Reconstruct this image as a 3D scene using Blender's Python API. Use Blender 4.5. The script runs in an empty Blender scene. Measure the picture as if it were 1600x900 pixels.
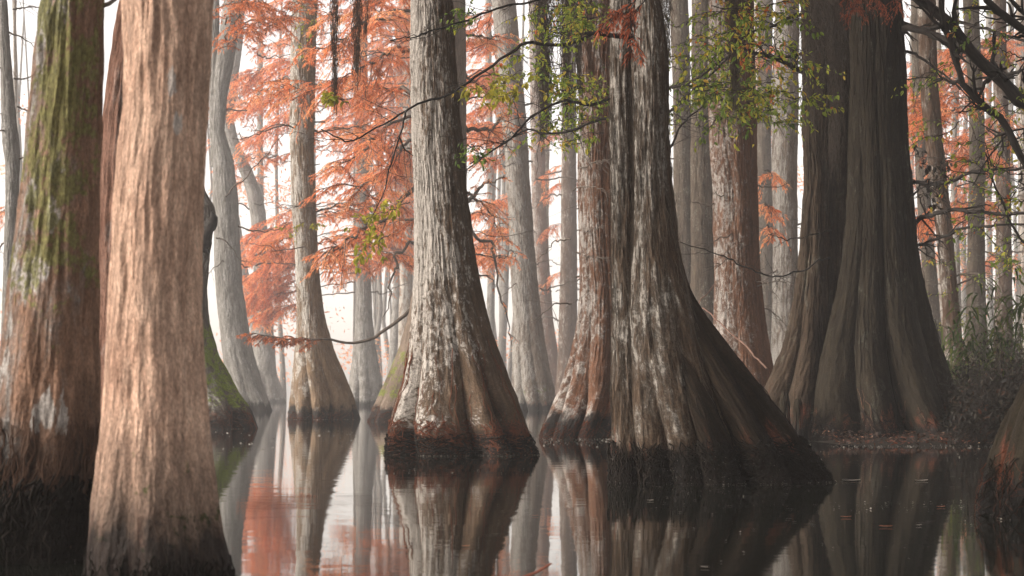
import bpy, math, random
import numpy as np
SEED = 11
R = np.random.default_rng(SEED)
random.seed(SEED)
F = 3111.1          # focal length in photo pixels (70 mm on a 36 mm sensor, 1600 px wide)
HOR = 616.0         # horizon row
CH = 0.70           # camera height over the water
sc = bpy.context.scene
COL = sc.collection

def P(x, y, d):
    return np.array([(x - 800.0) / F * d, d, CH + (HOR - y) / F * d])

# ------------------------------------------------------------------ noise
def _h(ix, iy, iz):
    h = (ix * 73856093) ^ (iy * 19349663) ^ (iz * 83492791)
    h = (h ^ (h >> 13)) * 1274126177
    h = h ^ (h >> 16)
    return (h & 0xffff) / 65535.0

def vnoise(p):
    i = np.floor(p).astype(np.int64); f = p - i
    u = f * f * (3 - 2 * f)
    x, y, z = i[..., 0], i[..., 1], i[..., 2]
    a, b, c = u[..., 0], u[..., 1], u[..., 2]
    def L(s, t, k): return s + (t - s) * k
    x0 = L(L(_h(x, y, z), _h(x + 1, y, z), a), L(_h(x, y + 1, z), _h(x + 1, y + 1, z), a), b)
    x1 = L(L(_h(x, y, z + 1), _h(x + 1, y, z + 1), a), L(_h(x, y + 1, z + 1), _h(x + 1, y + 1, z + 1), a), b)
    return L(x0, x1, c)

def fbm(p, o=3):
    s = 0; w = 1; t = 0
    for k in range(o):
        s = s + w * vnoise(p * (2.03 ** k) + 17.3 * k); t += w; w *= .5
    return s / t

# ------------------------------------------------------------------ mesh accumulation
class Acc:
    def __init__(s): s.v = []; s.q = []; s.fl = []; s.ti = []; s.n = 0
    def add(s, v, q, flow=None, tint=None):
        v = np.asarray(v, float).reshape(-1, 3)
        s.v.append(v); s.q.append(np.asarray(q, np.int64).reshape(-1, 4) + s.n)
        s.fl.append(v if flow is None else flow)
        s.ti.append(np.full(len(v), .5) if tint is None else np.broadcast_to(tint, (len(v),)))
        s.n += len(v)
    def build(s, name, mat, parent=None, origin=(0, 0, 0), smooth=True):
        if not s.v: return None
        v = np.concatenate(s.v) - np.asarray(origin); q = np.concatenate(s.q)
        me = bpy.data.meshes.new(name)
        me.vertices.add(len(v)); me.vertices.foreach_set('co', v.astype(np.float32).ravel())
        me.loops.add(q.size); me.loops.foreach_set('vertex_index', q.astype(np.int32).ravel())
        me.polygons.add(len(q))
        me.polygons.foreach_set('loop_start', np.arange(0, q.size, 4, dtype=np.int32))
        me.polygons.foreach_set('use_smooth', np.full(len(q), smooth))
        a = me.attributes.new('flow', 'FLOAT_VECTOR', 'POINT'); a.data.foreach_set('vector', np.concatenate(s.fl).astype(np.float32).ravel())
        a = me.attributes.new('tint', 'FLOAT', 'POINT'); a.data.foreach_set('value', np.concatenate(s.ti).astype(np.float32))
        me.update(calc_edges=True); me.validate()
        me.materials.append(mat)
        o = bpy.data.objects.new(name, me); COL.objects.link(o)
        if parent is not None: o.parent = parent
        else: o.location = origin
        return o

def smooth_path(pts, n):
    pts = np.asarray(pts, float)
    if len(pts) < 3:
        t = np.linspace(0, 1, n)[:, None]; return pts[0] + (pts[-1] - pts[0]) * t
    d = np.r_[0, np.cumsum(np.linalg.norm(np.diff(pts, axis=0), axis=1) + 1e-9)]; d /= d[-1]
    p = np.vstack([2 * pts[0] - pts[1], pts, 2 * pts[-1] - pts[-2]])
    out = []
    for t in np.linspace(0, 1, n):
        i = min(np.searchsorted(d, t, 'right') - 1, len(pts) - 2)
        u = (t - d[i]) / (d[i + 1] - d[i])
        a, b, c, e = p[i], p[i + 1], p[i + 2], p[i + 3]
        out.append(.5 * (2 * b + (c - a) * u + (2 * a - 5 * b + 4 * c - e) * u * u + (3 * b - a - 3 * c + e) * u ** 3))
    return np.array(out)

def tube(acc, pts, rad, k=6, tint=None, lump=0.0):
    pts = np.asarray(pts, float); n = len(pts)
    rad = np.broadcast_to(np.asarray(rad, float), (n,))
    T = np.gradient(pts, axis=0); T /= np.linalg.norm(T, axis=1)[:, None] + 1e-9
    m = T.mean(0); ref = np.array([0, 0, 1.]) if abs(m[2]) < .75 * np.linalg.norm(m) + 1e-6 else np.array([0, 1., 0])
    U = np.cross(T, ref); U /= np.linalg.norm(U, axis=1)[:, None] + 1e-9
    W = np.cross(T, U)
    a = np.linspace(0, 2 * np.pi, k, endpoint=False)
    rr = rad[:, None] * np.ones((1, k))
    if lump: rr = rr * (1 + lump * (R.random((n, k)) - .5))
    v = pts[:, None] + rr[..., None] * (np.cos(a)[None, :, None] * U[:, None] + np.sin(a)[None, :, None] * W[:, None])
    i = np.arange(n - 1)[:, None] * k; j = np.arange(k)[None]; j2 = (j + 1) % k
    q = np.stack([i + j, i + j2, i + k + j2, i + k + j], -1).reshape(-1, 4)
    s = np.r_[0, np.cumsum(np.linalg.norm(np.diff(pts, axis=0), axis=1))]
    fl = np.stack([np.cos(a)[None] * rr, np.sin(a)[None] * rr, s[:, None] + 3 + 0 * rr], -1).reshape(-1, 3)
    acc.add(v.reshape(-1, 3), q, fl, tint)

def wiggle(pts, amp, n):
    p = smooth_path(pts, n)
    L = np.linalg.norm(p[-1] - p[0])
    w = np.cumsum(R.normal(size=(n, 3)), axis=0); w -= np.linspace(0, 1, n)[:, None] * w[-1]
    return p + w * amp * L / n ** .5 * .25

# ------------------------------------------------------------------ materials
def mat_new(name):
    m = bpy.data.materials.new(name); m.use_nodes = True
    nt = m.node_tree; nt.nodes.clear()
    return m, nt
class N:
    def __init__(s, nt): s.nt = nt
    def __call__(s, t, **kw):
        n = s.nt.nodes.new('ShaderNode' + t)
        for k, v in kw.items():
            if k.startswith('_'): setattr(n, k[1:], v)
            else:
                key = k.replace('__', ' ')
                tgt = n.inputs[key]
                if hasattr(v, 'is_linked'): s.nt.links.new(v, tgt)
                else: tgt.default_value = v
        return n
    def ramp(s, fac, stops, interp='LINEAR'):
        n = s.nt.nodes.new('ShaderNodeValToRGB'); s.nt.links.new(fac, n.inputs[0])
        cr = n.color_ramp; cr.interpolation = interp
        while len(cr.elements) < len(stops): cr.elements.new(.5)
        for e, (p, c) in zip(cr.elements, stops):
            e.position = p; e.color = (c if len(c) == 4 else (*c, 1)) if hasattr(c, '__len__') else (c, c, c, 1)
        return n.outputs[0]
    def math(s, op, a, b=None, clamp=False):
        n = s.nt.nodes.new('ShaderNodeMath'); n.operation = op; n.use_clamp = clamp
        for i, v in enumerate([a, b]):
            if v is None: continue
            if hasattr(v, 'is_linked'): s.nt.links.new(v, n.inputs[i])
            else: n.inputs[i].default_value = v
        return n.outputs[0]
    def mix(s, f, a, b):
        n = s.nt.nodes.new('ShaderNodeMix'); n.data_type = 'RGBA'
        for i, v in ((0, f), (6, a), (7, b)):
            if hasattr(v, 'is_linked'): s.nt.links.new(v, n.inputs[i])
            else: n.inputs[i].default_value = v if i == 0 else (*v, 1)
        return n.outputs[2]
    def noise(s, vec, scale, sc3=(1, 1, 1), off=(0, 0, 0), detail=5, rough=.55, dist=0.0):
        m = s('Mapping', Vector=vec, Scale=sc3, Location=off)
        n = s('Texture' + 'Noise' if False else 'TexNoise', Vector=m.outputs[0], Scale=scale, Detail=detail, Roughness=rough, Distortion=dist)
        return n.outputs['Fac']

def bark(name, dark, mid, light, lich=0.0, lcol=(.5, .48, .44), ldir=(0, 0), lz=(0, 99), lscale=1.0, moss=0.0, mdir=(0, 0), mcol=(.09, .12, .02),
         mz=(-1, 99), red=0.0, redcol=(.20, .055, .025), redh=.6, wet=.22, lst=.27, zst=.10, wsoft=.16, softk=.3, fib=1.0, off=0.0, bump=1.0, patch=None):
    m, nt = mat_new(name); n = N(nt)
    at = n('Attribute', _attribute_name='flow', _attribute_type='GEOMETRY')
    fl = at.outputs['Vector']
    sep = n('SeparateXYZ', Vector=fl); z = sep.outputs['Z']
    n1 = n.noise(fl, 36 * fib, (1, 1, zst), (off, off, off), 8, .66, .35)       # long fibres
    n1b = n.noise(fl, 100 * fib, (1, 1, zst * 1.5), (off + 3, 0, 0), 4, .6, .1)         # fine fibres
    n2 = n.noise(fl, 3.2, (1, 1, .45), (off + 7, 2, 1), 5, .6, .4)               # broad tone
    n3 = n.noise(fl, 11, (1, 1, .22), (off + 4, 9, 1), 6, .65, .3)               # flaky plates
    col = n.ramp(n1, [(.40, dark), (.48, mid), (.57, light)])
    c2 = n.ramp(n1b, [(.38, [c * .42 for c in mid]), (.62, [min(1, c * 1.6) for c in mid])])
    col = n.mix(.48, col, c2)
    n4 = n.noise(fl, 21 * fib, (1, 1, zst * .8), (off + 14, 4, 0), 7, .66, .5)
    n5 = n.noise(fl, 13, (1, 1, .55), (off + 24, 4, 7), 7, .7, .3)
    col = n.mix(n.ramp(n5, [(.42, .38), (.56, 0.0)]), col, [c * .55 for c in mid])
    col = n.mix(n.ramp(n4, [(.41, .75), (.50, 0.0)]), col, dark)
    tone = n.ramp(n2, [(.34, [c * .62 for c in mid]), (.66, [min(1, c * 1.3) for c in light])])
    col = n.mix(.35, col, tone)
    plate = n.ramp(n3, [(.40, 0.0), (.56, 1.0)])
    col = n.mix(n.math('MULTIPLY', plate, .22), col, [c * .7 for c in light])
    ang = n('VectorMath', _operation='NORMALIZE', Vector=n('CombineXYZ', X=sep.outputs['X'], Y=sep.outputs['Y']).outputs[0]).outputs[0]
    def side(d):
        v = n('VectorMath', _operation='DOT_PRODUCT', Vector=ang); v.inputs[1].default_value = (d[0], d[1], 0)
        return v.outputs['Value']
    hts = [n1, n3]
    if red > 0:
        nr = n.noise(fl, 16, (1, 1, .13), (off + 21, 3, 5), 7, .7, .4)
        hz = n('MapRange', _interpolation_type='SMOOTHSTEP', Value=z); hz.inputs[1].default_value = redh * 1.5; hz.inputs[2].default_value = redh * .25; hz.inputs[3].default_value = -.16; hz.inputs[4].default_value = .1
        k = n.ramp(n.math('ADD', nr, hz.outputs[0]), [(.60 - .09 * red, 0.0), (.72 - .06 * red, 1.0)])
        col = n.mix(n.math('MULTIPLY', k, .75), col, redcol)
    if lich > 0:
        nl = n.noise(fl, 8.5 * lscale, (1, 1, lst), (off + 11, 5, 3), 10, .74, .6)
        nls = n.noise(fl, 30 * lscale ** .5, (1, 1, .6), (off + 61, 2, 3), 6, .7, .2)
        nl2 = n.noise(fl, 2.6, (1, 1, .5), (off + 31, 5, 8), 3, .5)
        sd = n.math('MULTIPLY', side(ldir), .19)
        hz = n('MapRange', Value=z); hz.inputs[1].default_value = lz[0]; hz.inputs[2].default_value = lz[1]; hz.inputs[3].default_value = -.12; hz.inputs[4].default_value = .0
        s = n.math('ADD', n.math('ADD', nl, n.math('MULTIPLY', nl2, .38)), n.math('ADD', sd, hz.outputs[0]))
        s = n.math('ADD', s, n.math('MULTIPLY', n.math('SUBTRACT', nls, .5), .30))
        t = .83 - .22 * lich
        k = n.ramp(s, [(t - .01, 0.0), (t + .05, 1.0)])
        lc = n.ramp(n.math('ADD', n.math('MULTIPLY', n1b, .5), n.math('MULTIPLY', nls, .5)), [(.36, [c * .45 for c in lcol]), (.52, [c * .8 for c in lcol]), (.64, lcol)])
        soft = n.ramp(s, [(t - .12, 0.0), (t, softk)])
        col = n.mix(soft, col, [c * .55 for c in lcol])
        col = n.mix(n.math('MULTIPLY', k, .82), col, lc); hts.append(k)
    if patch:   # isolated pale scars at given (side x, z, half-width, half-height)
        for (px, pz, w, h) in patch:
            dx = n.math('DIVIDE', n.math('SUBTRACT', sep.outputs['X'], px), w); dz = n.math('DIVIDE', n.math('SUBTRACT', z, pz), h)
            rr = n.math('ADD', n.math('MULTIPLY', dx, dx), n.math('MULTIPLY', dz, dz))
            rr = n.math('ADD', rr, n.math('MULTIPLY', n.math('SUBTRACT', n3, .5), 3.0))
            rr = n.math('ADD', rr, n.math('MULTIPLY', n.math('SUBTRACT', n1, .5), 4.6))
            rr = n.math('ADD', rr, n.math('MULTIPLY', n.math('SUBTRACT', n.noise(fl, 40, (1, 1, .3), (off + 5, 1, 1), 6, .7), .5), 3.4))
            rr = n.math('ADD', rr, n.math('MULTIPLY', n.math('GREATER_THAN', sep.outputs['Y'], 0.0), 9.0))
            k = n.ramp(rr, [(.6, 1.0), (1.1, 0.0)])
            col = n.mix(n.math('MULTIPLY', k, .78), col, n.ramp(n1b, [(.3, [c * .7 for c in lcol]), (.65, lcol)]))
    if moss > 0:
        nm = n.noise(fl, 6.5, (1, 1, .85), (off + 41, 6, 2), 8, .7, .3)
        nm2 = n.noise(fl, 60.0, (1, 1, .6), (off + 1, 6, 2), 3, .6)
        sd = n.math('MULTIPLY', side(mdir), .14)
        up = n('MapRange', Value=z); up.inputs[1].default_value = mz[0]; up.inputs[2].default_value = mz[0] + .5; up.inputs[3].default_value = -.25; up.inputs[4].default_value = 0.0
        dn = n('MapRange', Value=z); dn.inputs[1].default_value = mz[1] - .5; dn.inputs[2].default_value = mz[1]; dn.inputs[3].default_value = 0.0; dn.inputs[4].default_value = -.3
        s = n.math('ADD', n.math('ADD', nm, n.math('MULTIPLY', nm2, .34)), n.math('ADD', sd, n.math('ADD', up.outputs[0], dn.outputs[0])))
        t = .89 - .22 * moss
        k = n.ramp(s, [(t, 0.0), (t + .06, 1.0)])
        mc = n.ramp(nm2, [(.3, [c * .5 for c in mcol]), (.7, [c * 1.25 for c in mcol])])
        col = n.mix(n.math('MULTIPLY', k, .85), col, mc); hts.append(n.math('MULTIPLY', k, nm2))
    gr = n.noise(fl, 170, (1, 1, .38), (off + 71, 3, 2), 4, .7)
    gm = n('MixRGB' if False else 'Mix', _data_type='RGBA', _blend_type='MULTIPLY')
    gm.inputs[0].default_value = .75
    nt.links.new(col, gm.inputs[6]); nt.links.new(n.ramp(gr, [(.36, .50), (.5, 1.0), (.64, 1.45)]), gm.inputs[7]); col = gm.outputs[2]
    # wet stain above the waterline, ragged edge
    nw = n.noise(fl, 7, (1, 1, .25), (off + 51, 1, 9), 6, .65)
    nw2 = n.noise(fl, 28, (1, 1, .3), (off + 5, 1, 9), 5, .7)
    wz = n.math('SUBTRACT', z, n.math('MULTIPLY', n.math('SUBTRACT', n.math('ADD', nw, n.math('MULTIPLY', nw2, .35)), .43), wet * 4.2))
    wk = n.ramp(wz, [(0.0, 1.0), (wsoft, 0.0)])
    col = n.mix(n.math('MULTIPLY', wk, .96), col, (.0055, .005, .0045))
    rough = n.math('SUBTRACT', .92, n.math('MULTIPLY', wk, .35))
    hh = n.math('ADD', n.math('MULTIPLY', n1, 1.0), n.math('MULTIPLY', n3, .7))
    hh = n.math('ADD', hh, n.math('MULTIPLY', n1b, .35))
    hh = n.math('ADD', hh, n.math('MULTIPLY', n4, .8))
    for k in hts[2:]: hh = n.math('ADD', hh, n.math('MULTIPLY', k, .12))
    bp = n('Bump', Strength=.85 * bump, Distance=.04, Height=hh)
    bs = n('BsdfPrincipled', Base__Color=col, Roughness=rough, Normal=bp.outputs[0])
    bs.inputs['Specular IOR Level'].default_value = .10
    out = n('OutputMaterial', Surface=bs.outputs[0])
    return m

def leaf_mat(name, stops, transl=.45):
    m, nt = mat_new(name); n = N(nt)
    at = n('Attribute', _attribute_name='tint', _attribute_type='GEOMETRY')
    col = n.ramp(at.outputs['Fac'], stops)
    d = n('BsdfPrincipled', Base__Color=col, Roughness=.6); d.inputs['Specular IOR Level'].default_value = .2
    t = n('BsdfTranslucent', Color=col)
    mx = n('MixShader', Fac=transl); nt.links.new(d.outputs[0], mx.inputs[1]); nt.links.new(t.outputs[0], mx.inputs[2])
    n('OutputMaterial', Surface=mx.outputs[0])
    return m

def plain_mat(name, a, b, scale=20, rough=.85, stretch=(1, 1, .2)):
    m, nt = mat_new(name); n = N(nt)
    at = n('Attribute', _attribute_name='flow', _attribute_type='GEOMETRY')
    f = n.noise(at.outputs['Vector'], scale, stretch, (0, 0, 0), 5, .6)
    col = n.ramp(f, [(.3, a), (.7, b)])
    bp = n('Bump', Strength=.5, Distance=.01, Height=f)
    bs = n('BsdfPrincipled', Base__Color=col, Roughness=rough, Normal=bp.outputs[0]); bs.inputs['Specular IOR Level'].default_value = .12
    n('OutputMaterial', Surface=bs.outputs[0])
    return m

M = {}
M['needle'] = leaf_mat('rust_needles', [(0, (.15, .05, .02)), (.2, (.52, .15, .055)), (.45, (.80, .27, .11)), (.75, (.88, .38, .17)), (.93, (.84, .46, .22)), (1, (.42, .30, .05))], .6)
M['needle_dark'] = leaf_mat('dark_rust_needles', [(0, (.12, .035, .015)), (.5, (.30, .07, .03)), (1, (.42, .11, .045))], .4)
M['leaf'] = leaf_mat('broad_leaves', [(0, (.06, .095, .022)), (.35, (.125, .19, .03)), (.62, (.25, .30, .04)), (.8, (.44, .38, .05)), (.94, (.45, .26, .05)), (1, (.38, .10, .03))], .5)
M['leaf_yellow'] = leaf_mat('yellow_leaves', [(0, (.20, .22, .03)), (.5, (.38, .33, .04)), (1, (.50, .30, .06))], .55)
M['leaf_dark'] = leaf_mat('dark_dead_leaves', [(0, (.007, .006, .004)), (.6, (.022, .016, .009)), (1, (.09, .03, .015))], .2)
M['cane'] = leaf_mat('cane_leaves', [(0, (.02, .035, .012)), (.6, (.05, .08, .02)), (1, (.15, .16, .035))], .45)
M['limb'] = plain_mat('limb_bark', (.035, .028, .022), (.13, .105, .085), 26)
M['limb_dark'] = plain_mat('dark_limb_bark', (.009, .008, .007), (.036, .030, .026), 26)
M['moss'] = plain_mat('grey_hanging_moss', (.035, .028, .022), (.105, .083, .064), 40)
M['moss_rust'] = plain_mat('rusty_hanging_moss', (.04, .025, .018), (.12, .068, .045), 40)
M['root'] = plain_mat('rusty_roots', (.03, .014, .009), (.16, .05, .024), 30)
M['root_dark'] = plain_mat('dark_roots', (.003, .0025, .002), (.013, .009, .006), 30)
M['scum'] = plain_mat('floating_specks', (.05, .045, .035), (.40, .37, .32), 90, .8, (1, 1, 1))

# ------------------------------------------------------------------ object helpers
def thing(name, label, cat, loc, group=None):
    o = bpy.data.objects.new(name, None); COL.objects.link(o); o.location = loc
    o.empty_display_size = .2
    o['label'] = label; o['category'] = cat
    if group: o['group'] = group
    return o
def tag(o, label, cat, group=None, kind=None):
    if kind: o['kind'] = kind
    if label: o['label'] = label
    if cat: o['category'] = cat
    if group: o['group'] = group
    return o

def gsm(a, s):
    k = np.exp(-.5 * (np.arange(-3 * s, 3 * s + 1) / s) ** 2); k /= k.sum()
    return np.convolve(np.pad(a, 3 * s, mode='edge'), k, 'valid')

SURF = {}
def loft(acc, d, prof, seed=0, lobes=7, amp=(.05, .45), zf=.55, sharp=.75, dk=.85, ztop=None, dz=.012, na=220, rough=.012, key=None, twist=.25, dshift=None, cap=False, lean=0.0):
    """One round trunk shell at depth d from (row, left, right) widths; fluted towards the base."""
    rng = np.random.default_rng(seed + 1000)
    prof = sorted(prof, key=lambda t: -t[0])
    zz = np.array([CH + (HOR - p[0]) / F * d for p in prof])
    xl = np.array([(p[1] - 800) / F * d for p in prof]); xr = np.array([(p[2] - 800) / F * d for p in prof])
    zin = zz[-1]
    if ztop is None: ztop = max(zin + 2.5, 9.0 + rng.random() * 2)
    zb = min(-.35, zz[0] - .05) if zz[0] < .35 else zz[0] - .02
    zg = [np.arange(zb, zin, dz)]
    if ztop > zin: zg.append(np.linspace(zin, ztop, max(3, int((ztop - zin) / .12))))
    z = np.concatenate(zg)
    def ext(a):
        s_top = np.clip((a[-1] - a[-2]) / (zz[-1] - zz[-2] + 1e-6), -.05, .05)
        s_bot = (a[0] - a[1]) / (zz[1] - zz[0] + 1e-6)
        r = np.interp(z, zz, a)
        r = np.where(z > zz[-1], a[-1] + s_top * (z - zz[-1]), r)
        r = np.where(z < zz[0], a[0] + np.clip(s_bot, -.4, .4) * (zz[0] - z), r)
        return gsm(r, max(1, int(.05 * (zz[-1] - zz[0]) / len(zz) / dz * 4)))
    L, Rr = ext(xl), ext(xr)
    Rr = np.maximum(Rr, L + .02)
    hw = (Rr - L) / 2; cx = (L + Rr) / 2
    th = np.linspace(0, 2 * np.pi, na, endpoint=False) + np.pi / 2     # seam at the back
    TH, Z = np.meshgrid(th, z)
    rf = float(np.median(hw[(z > 0)]))
    flow = np.stack([rf * np.cos(TH), rf * np.sin(TH), Z], -1)
    # fluting
    ph = rng.random() * 6.28
    w1 = fbm(np.stack([np.cos(TH) * 1.3 + seed, np.sin(TH) * 1.3, Z * .35 + seed * 3.1], -1), 2) - .5
    lob = np.abs(np.cos(lobes * TH / 2 + ph + 2.6 * w1 + twist * Z)) if lobes % 2 == 0 else np.abs(np.cos(lobes * TH / 2 + ph + 2.6 * w1 + twist * Z))
    lob = lob ** sharp
    lobw = .55 + .9 * fbm(np.stack([np.cos(TH) * 1.1 + 9 + seed, np.sin(TH) * 1.1, 0 * Z + seed], -1), 2)
    A = amp[0] + amp[1] * np.exp(-np.maximum(Z, 0) / zf)
    s = 1 - A * .8 + A * lob * lobw
    s = s + .10 * (fbm(np.stack([np.cos(TH) * .9 + seed, np.sin(TH) * .9, Z * .9], -1), 3) - .5)
    X = s * np.cos(TH); Y = s * np.sin(TH)
    mn, mx = X.min(1, keepdims=True), X.max(1, keepdims=True)
    X = L[:, None] + (X - mn) / (mx - mn) * (Rr - L)[:, None]
    dd = hw if dshift is None else np.minimum(hw, dshift)
    Y = Y * dk * dd[:, None]
    # bark relief
    nx, ny = np.cos(TH), np.sin(TH)
    r1 = fbm(flow * np.array([9, 9, .9]) + seed * 5.7, 3) - .5
    r2 = 1 - np.abs(2 * fbm(flow * np.array([24, 24, 2.6]) + seed * 3.3, 3) - 1) * 2.6
    r3 = fbm(flow * np.array([55, 55, 6.0]) + seed * 2.1, 2) - .5
    r0 = fbm(flow * np.array([2.2, 2.2, 1.1]) + seed * 1.7, 3) - .5
    dsp = rough * (2.2 * r1 + .85 * r2 + 1.2 * r3 + 3.0 * r0 * min(1, rf * 3))
    X = X + dsp * nx; Y = Y + dsp * ny
    yc = d
    V = np.stack([X, yc + Y + lean * np.maximum(Z, 0), Z], -1)
    nz = len(z)
    i = np.arange(nz - 1)[:, None] * na; j = np.arange(na)[None]; j2 = (j + 1) % na
    q = np.stack([i + j, i + j2, i + na + j2, i + na + j], -1).reshape(-1, 4)
    if cap:
        pass
    acc.add(V.reshape(-1, 3), q, flow.reshape(-1, 3))
    if key: SURF.setdefault(key, []).append((V, z, th, cx, hw))
    return V

def dbase(yb, wpx, dk=.85):
    d0 = F * CH / (yb - HOR)
    return d0 * (1 + wpx * dk / F)

def strands(acc, key, n, zr, length, rad, jit=.5, out=.008, shell=0, thr=(np.pi * .95, np.pi * 2.05), k=4, hang=0.0, tint=None):
    """Fine roots or bark strips that run down over a trunk's own surface."""
    V, z, th, cx, hw = SURF[key][shell]
    na = len(th)
    a = np.mod(th, 2 * np.pi)
    ok = np.where((a > thr[0]) & (a < thr[1]))[0]
    dz = z[1] - z[0]
    for _ in range(n):
        z0 = R.uniform(*zr); L = R.uniform(*length)
        i0 = int((z0 - z[0]) / dz); m = 9
        ii = np.clip((i0 - np.linspace(0, L / dz, m)).astype(int), 0, len(z) - 1)
        j0 = R.choice(ok); dj = np.cumsum(R.normal(0, jit, m)) * na / 220
        jj = np.mod((j0 + dj).astype(int), na)
        p = V[ii, jj].copy()
        c = np.stack([cx[ii], np.full(m, p[:, 1].mean() + .2), p[:, 2]], -1)
        nn = p - c; nn[:, 2] = 0; nn /= np.linalg.norm(nn, axis=1)[:, None] + 1e-6
        p += nn * (out * (.4 + R.random(m)))[:, None] + R.normal(0, .004, (m, 3))
        p[:, 2] -= hang * np.linspace(0, 1, m)
        tube(acc, p, rad * R.uniform(.5, 1.3) * np.linspace(1, .5, m), k, tint)

# ------------------------------------------------------------------ leaves
def quads(acc, o, dirs, ln, wd, tint, upn=None):
    """pointed leaflets: base, two side points, tip"""
    o = np.asarray(o); n = len(o)
    dirs = dirs / (np.linalg.norm(dirs, axis=1)[:, None] + 1e-9)
    rnd = R.normal(size=(n, 3)) if upn is None else upn
    w = np.cross(dirs, rnd); w /= np.linalg.norm(w, axis=1)[:, None] + 1e-9
    ln = np.broadcast_to(ln, (n,)); wd = np.broadcast_to(wd, (n,))
    a = o; b = o + dirs * (ln * .45)[:, None] + w * (wd / 2)[:, None]
    c = o + dirs * ln[:, None]; e = o + dirs * (ln * .45)[:, None] - w * (wd / 2)[:, None]
    v = np.stack([a, b, c, e], 1).reshape(-1, 3)
    acc.add(v, np.arange(4 * n).reshape(-1, 4), None, np.repeat(tint, 4))

def spray_limb(bacc, lacc, pts, r0=.03, side=.9, ns=16, dens=1.0, ll=.09, lw=.014, droop=.35, t0=.12, n=26, tint=(.15, .9), k=6, amp=.35, flat=.28, yellow=0.0):
    """A cypress limb: main axis, alternate side twigs, drooping feathery leaflets."""
    p = wiggle(pts, amp, n)
    tube(bacc, p, r0 * np.linspace(1, .18, n) , k, lump=.15)
    Lt = np.linalg.norm(p[-1] - p[0])
    for i in range(ns):
        t = t0 + (1 - t0) * (i + R.random()) / ns
        fi = t * (n - 1); i0 = min(int(fi), n - 2); o = p[i0] + (p[i0 + 1] - p[i0]) * (fi - i0)
        tg = p[i0 + 1] - p[i0]; tg /= np.linalg.norm(tg)
        lat = np.cross(tg, [0, 0, 1]); lat /= np.linalg.norm(lat) + 1e-9
        sgn = 1 if i % 2 else -1
        dr = tg * R.uniform(.35, 1.0) + lat * sgn * R.uniform(.4, 1.0) + np.array([0, 0, R.uniform(-flat, flat * .8)])
        dr /= np.linalg.norm(dr)
        L = side * (1.05 - .55 * t) * R.uniform(.5, 1.25)
        m = 7; s = np.linspace(0, 1, m)[:, None]
        tw = o + dr * L * s + np.array([0, 0, -1.]) * (droop * L) * s ** 2 + np.cumsum(R.normal(0, .02 * L, (m, 3)), 0)
        tube(bacc, tw, r0 * .22 * np.linspace(1, .25, m) + .0015, 4)
        subs = [tw]
        for q in range(int(4 + 3 * L)):
            u = R.uniform(.15, .95); b = tw[int(u * (m - 1))]
            sd = dr * .7 + np.cross(dr, [0, 0, 1]) * R.choice([-1, 1]) * R.uniform(.4, 1.0) + np.array([0, 0, R.uniform(-.5, .15)])
            sd /= np.linalg.norm(sd); sl = L * R.uniform(.2, .5) * (1.15 - u * .6)
            st = b + sd * sl * s + np.array([0, 0, -1.]) * (droop * 1.1 * sl) * s ** 2
            subs.append(st)
            tube(bacc, st, .0022, 3)
        tb = R.uniform(*tint)
        for st in subs:
            l = np.linalg.norm(st[-1] - st[0]); c = int(l * 46 * dens) + 2
            u = R.random(c) * (m - 1.001); ui = u.astype(int); uf = (u - ui)[:, None]
            oo = st[ui] * (1 - uf) + st[ui + 1] * uf
            tt = st[ui + 1] - st[ui]; tt /= np.linalg.norm(tt, axis=1)[:, None] + 1e-9
            la = np.cross(tt, [0, 0, 1.]) * R.choice([-1, 1], c)[:, None]
            dd = tt * .7 + la * R.uniform(.3, 1, c)[:, None] + np.stack([R.normal(0, .15, c), R.normal(0, .15, c), R.uniform(-.75, .12, c)], -1)
            ti = np.clip(tb + R.normal(0, .14, c), 0, .93)
            if yellow: ti = np.where(R.random(c) < yellow, .99, ti)
            quads(lacc, oo, dd, ll * R.uniform(.6, 1.3, c), lw * R.uniform(.7, 1.3, c), ti)

def broad(lacc, o, dirs, ln, wd, tint, cup=.18):
    """broad leaves: two-quad folded blades"""
    n = len(o); dirs = dirs / (np.linalg.norm(dirs, axis=1)[:, None] + 1e-9)
    rnd = np.array([0, 0, 1.]) + R.normal(0, .45, (n, 3))
    w = np.cross(dirs, rnd); w /= np.linalg.norm(w, axis=1)[:, None] + 1e-9
    nn = np.cross(w, dirs)
    ln = ln[:, None]; wd = (wd / 2)[:, None]
    a = o; t = o + dirs * ln - nn * ln * .12
    b1 = o + dirs * ln * .28 + w * wd * .92 + nn * wd * cup; b2 = o + dirs * ln * .66 + w * wd * .85 + nn * wd * cup
    c1 = o + dirs * ln * .28 - w * wd * .92 + nn * wd * cup; c2 = o + dirs * ln * .66 - w * wd * .85 + nn * wd * cup
    v = np.stack([a, b1, b2, t, c2, c1], 1).reshape(-1, 3)
    base = (np.arange(n) * 6)[:, None]
    q = np.concatenate([base + np.array([0, 1, 2, 3]), base + np.array([0, 3, 4, 5])])
    lacc.add(v, q, None, np.repeat(tint, 6))

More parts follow.
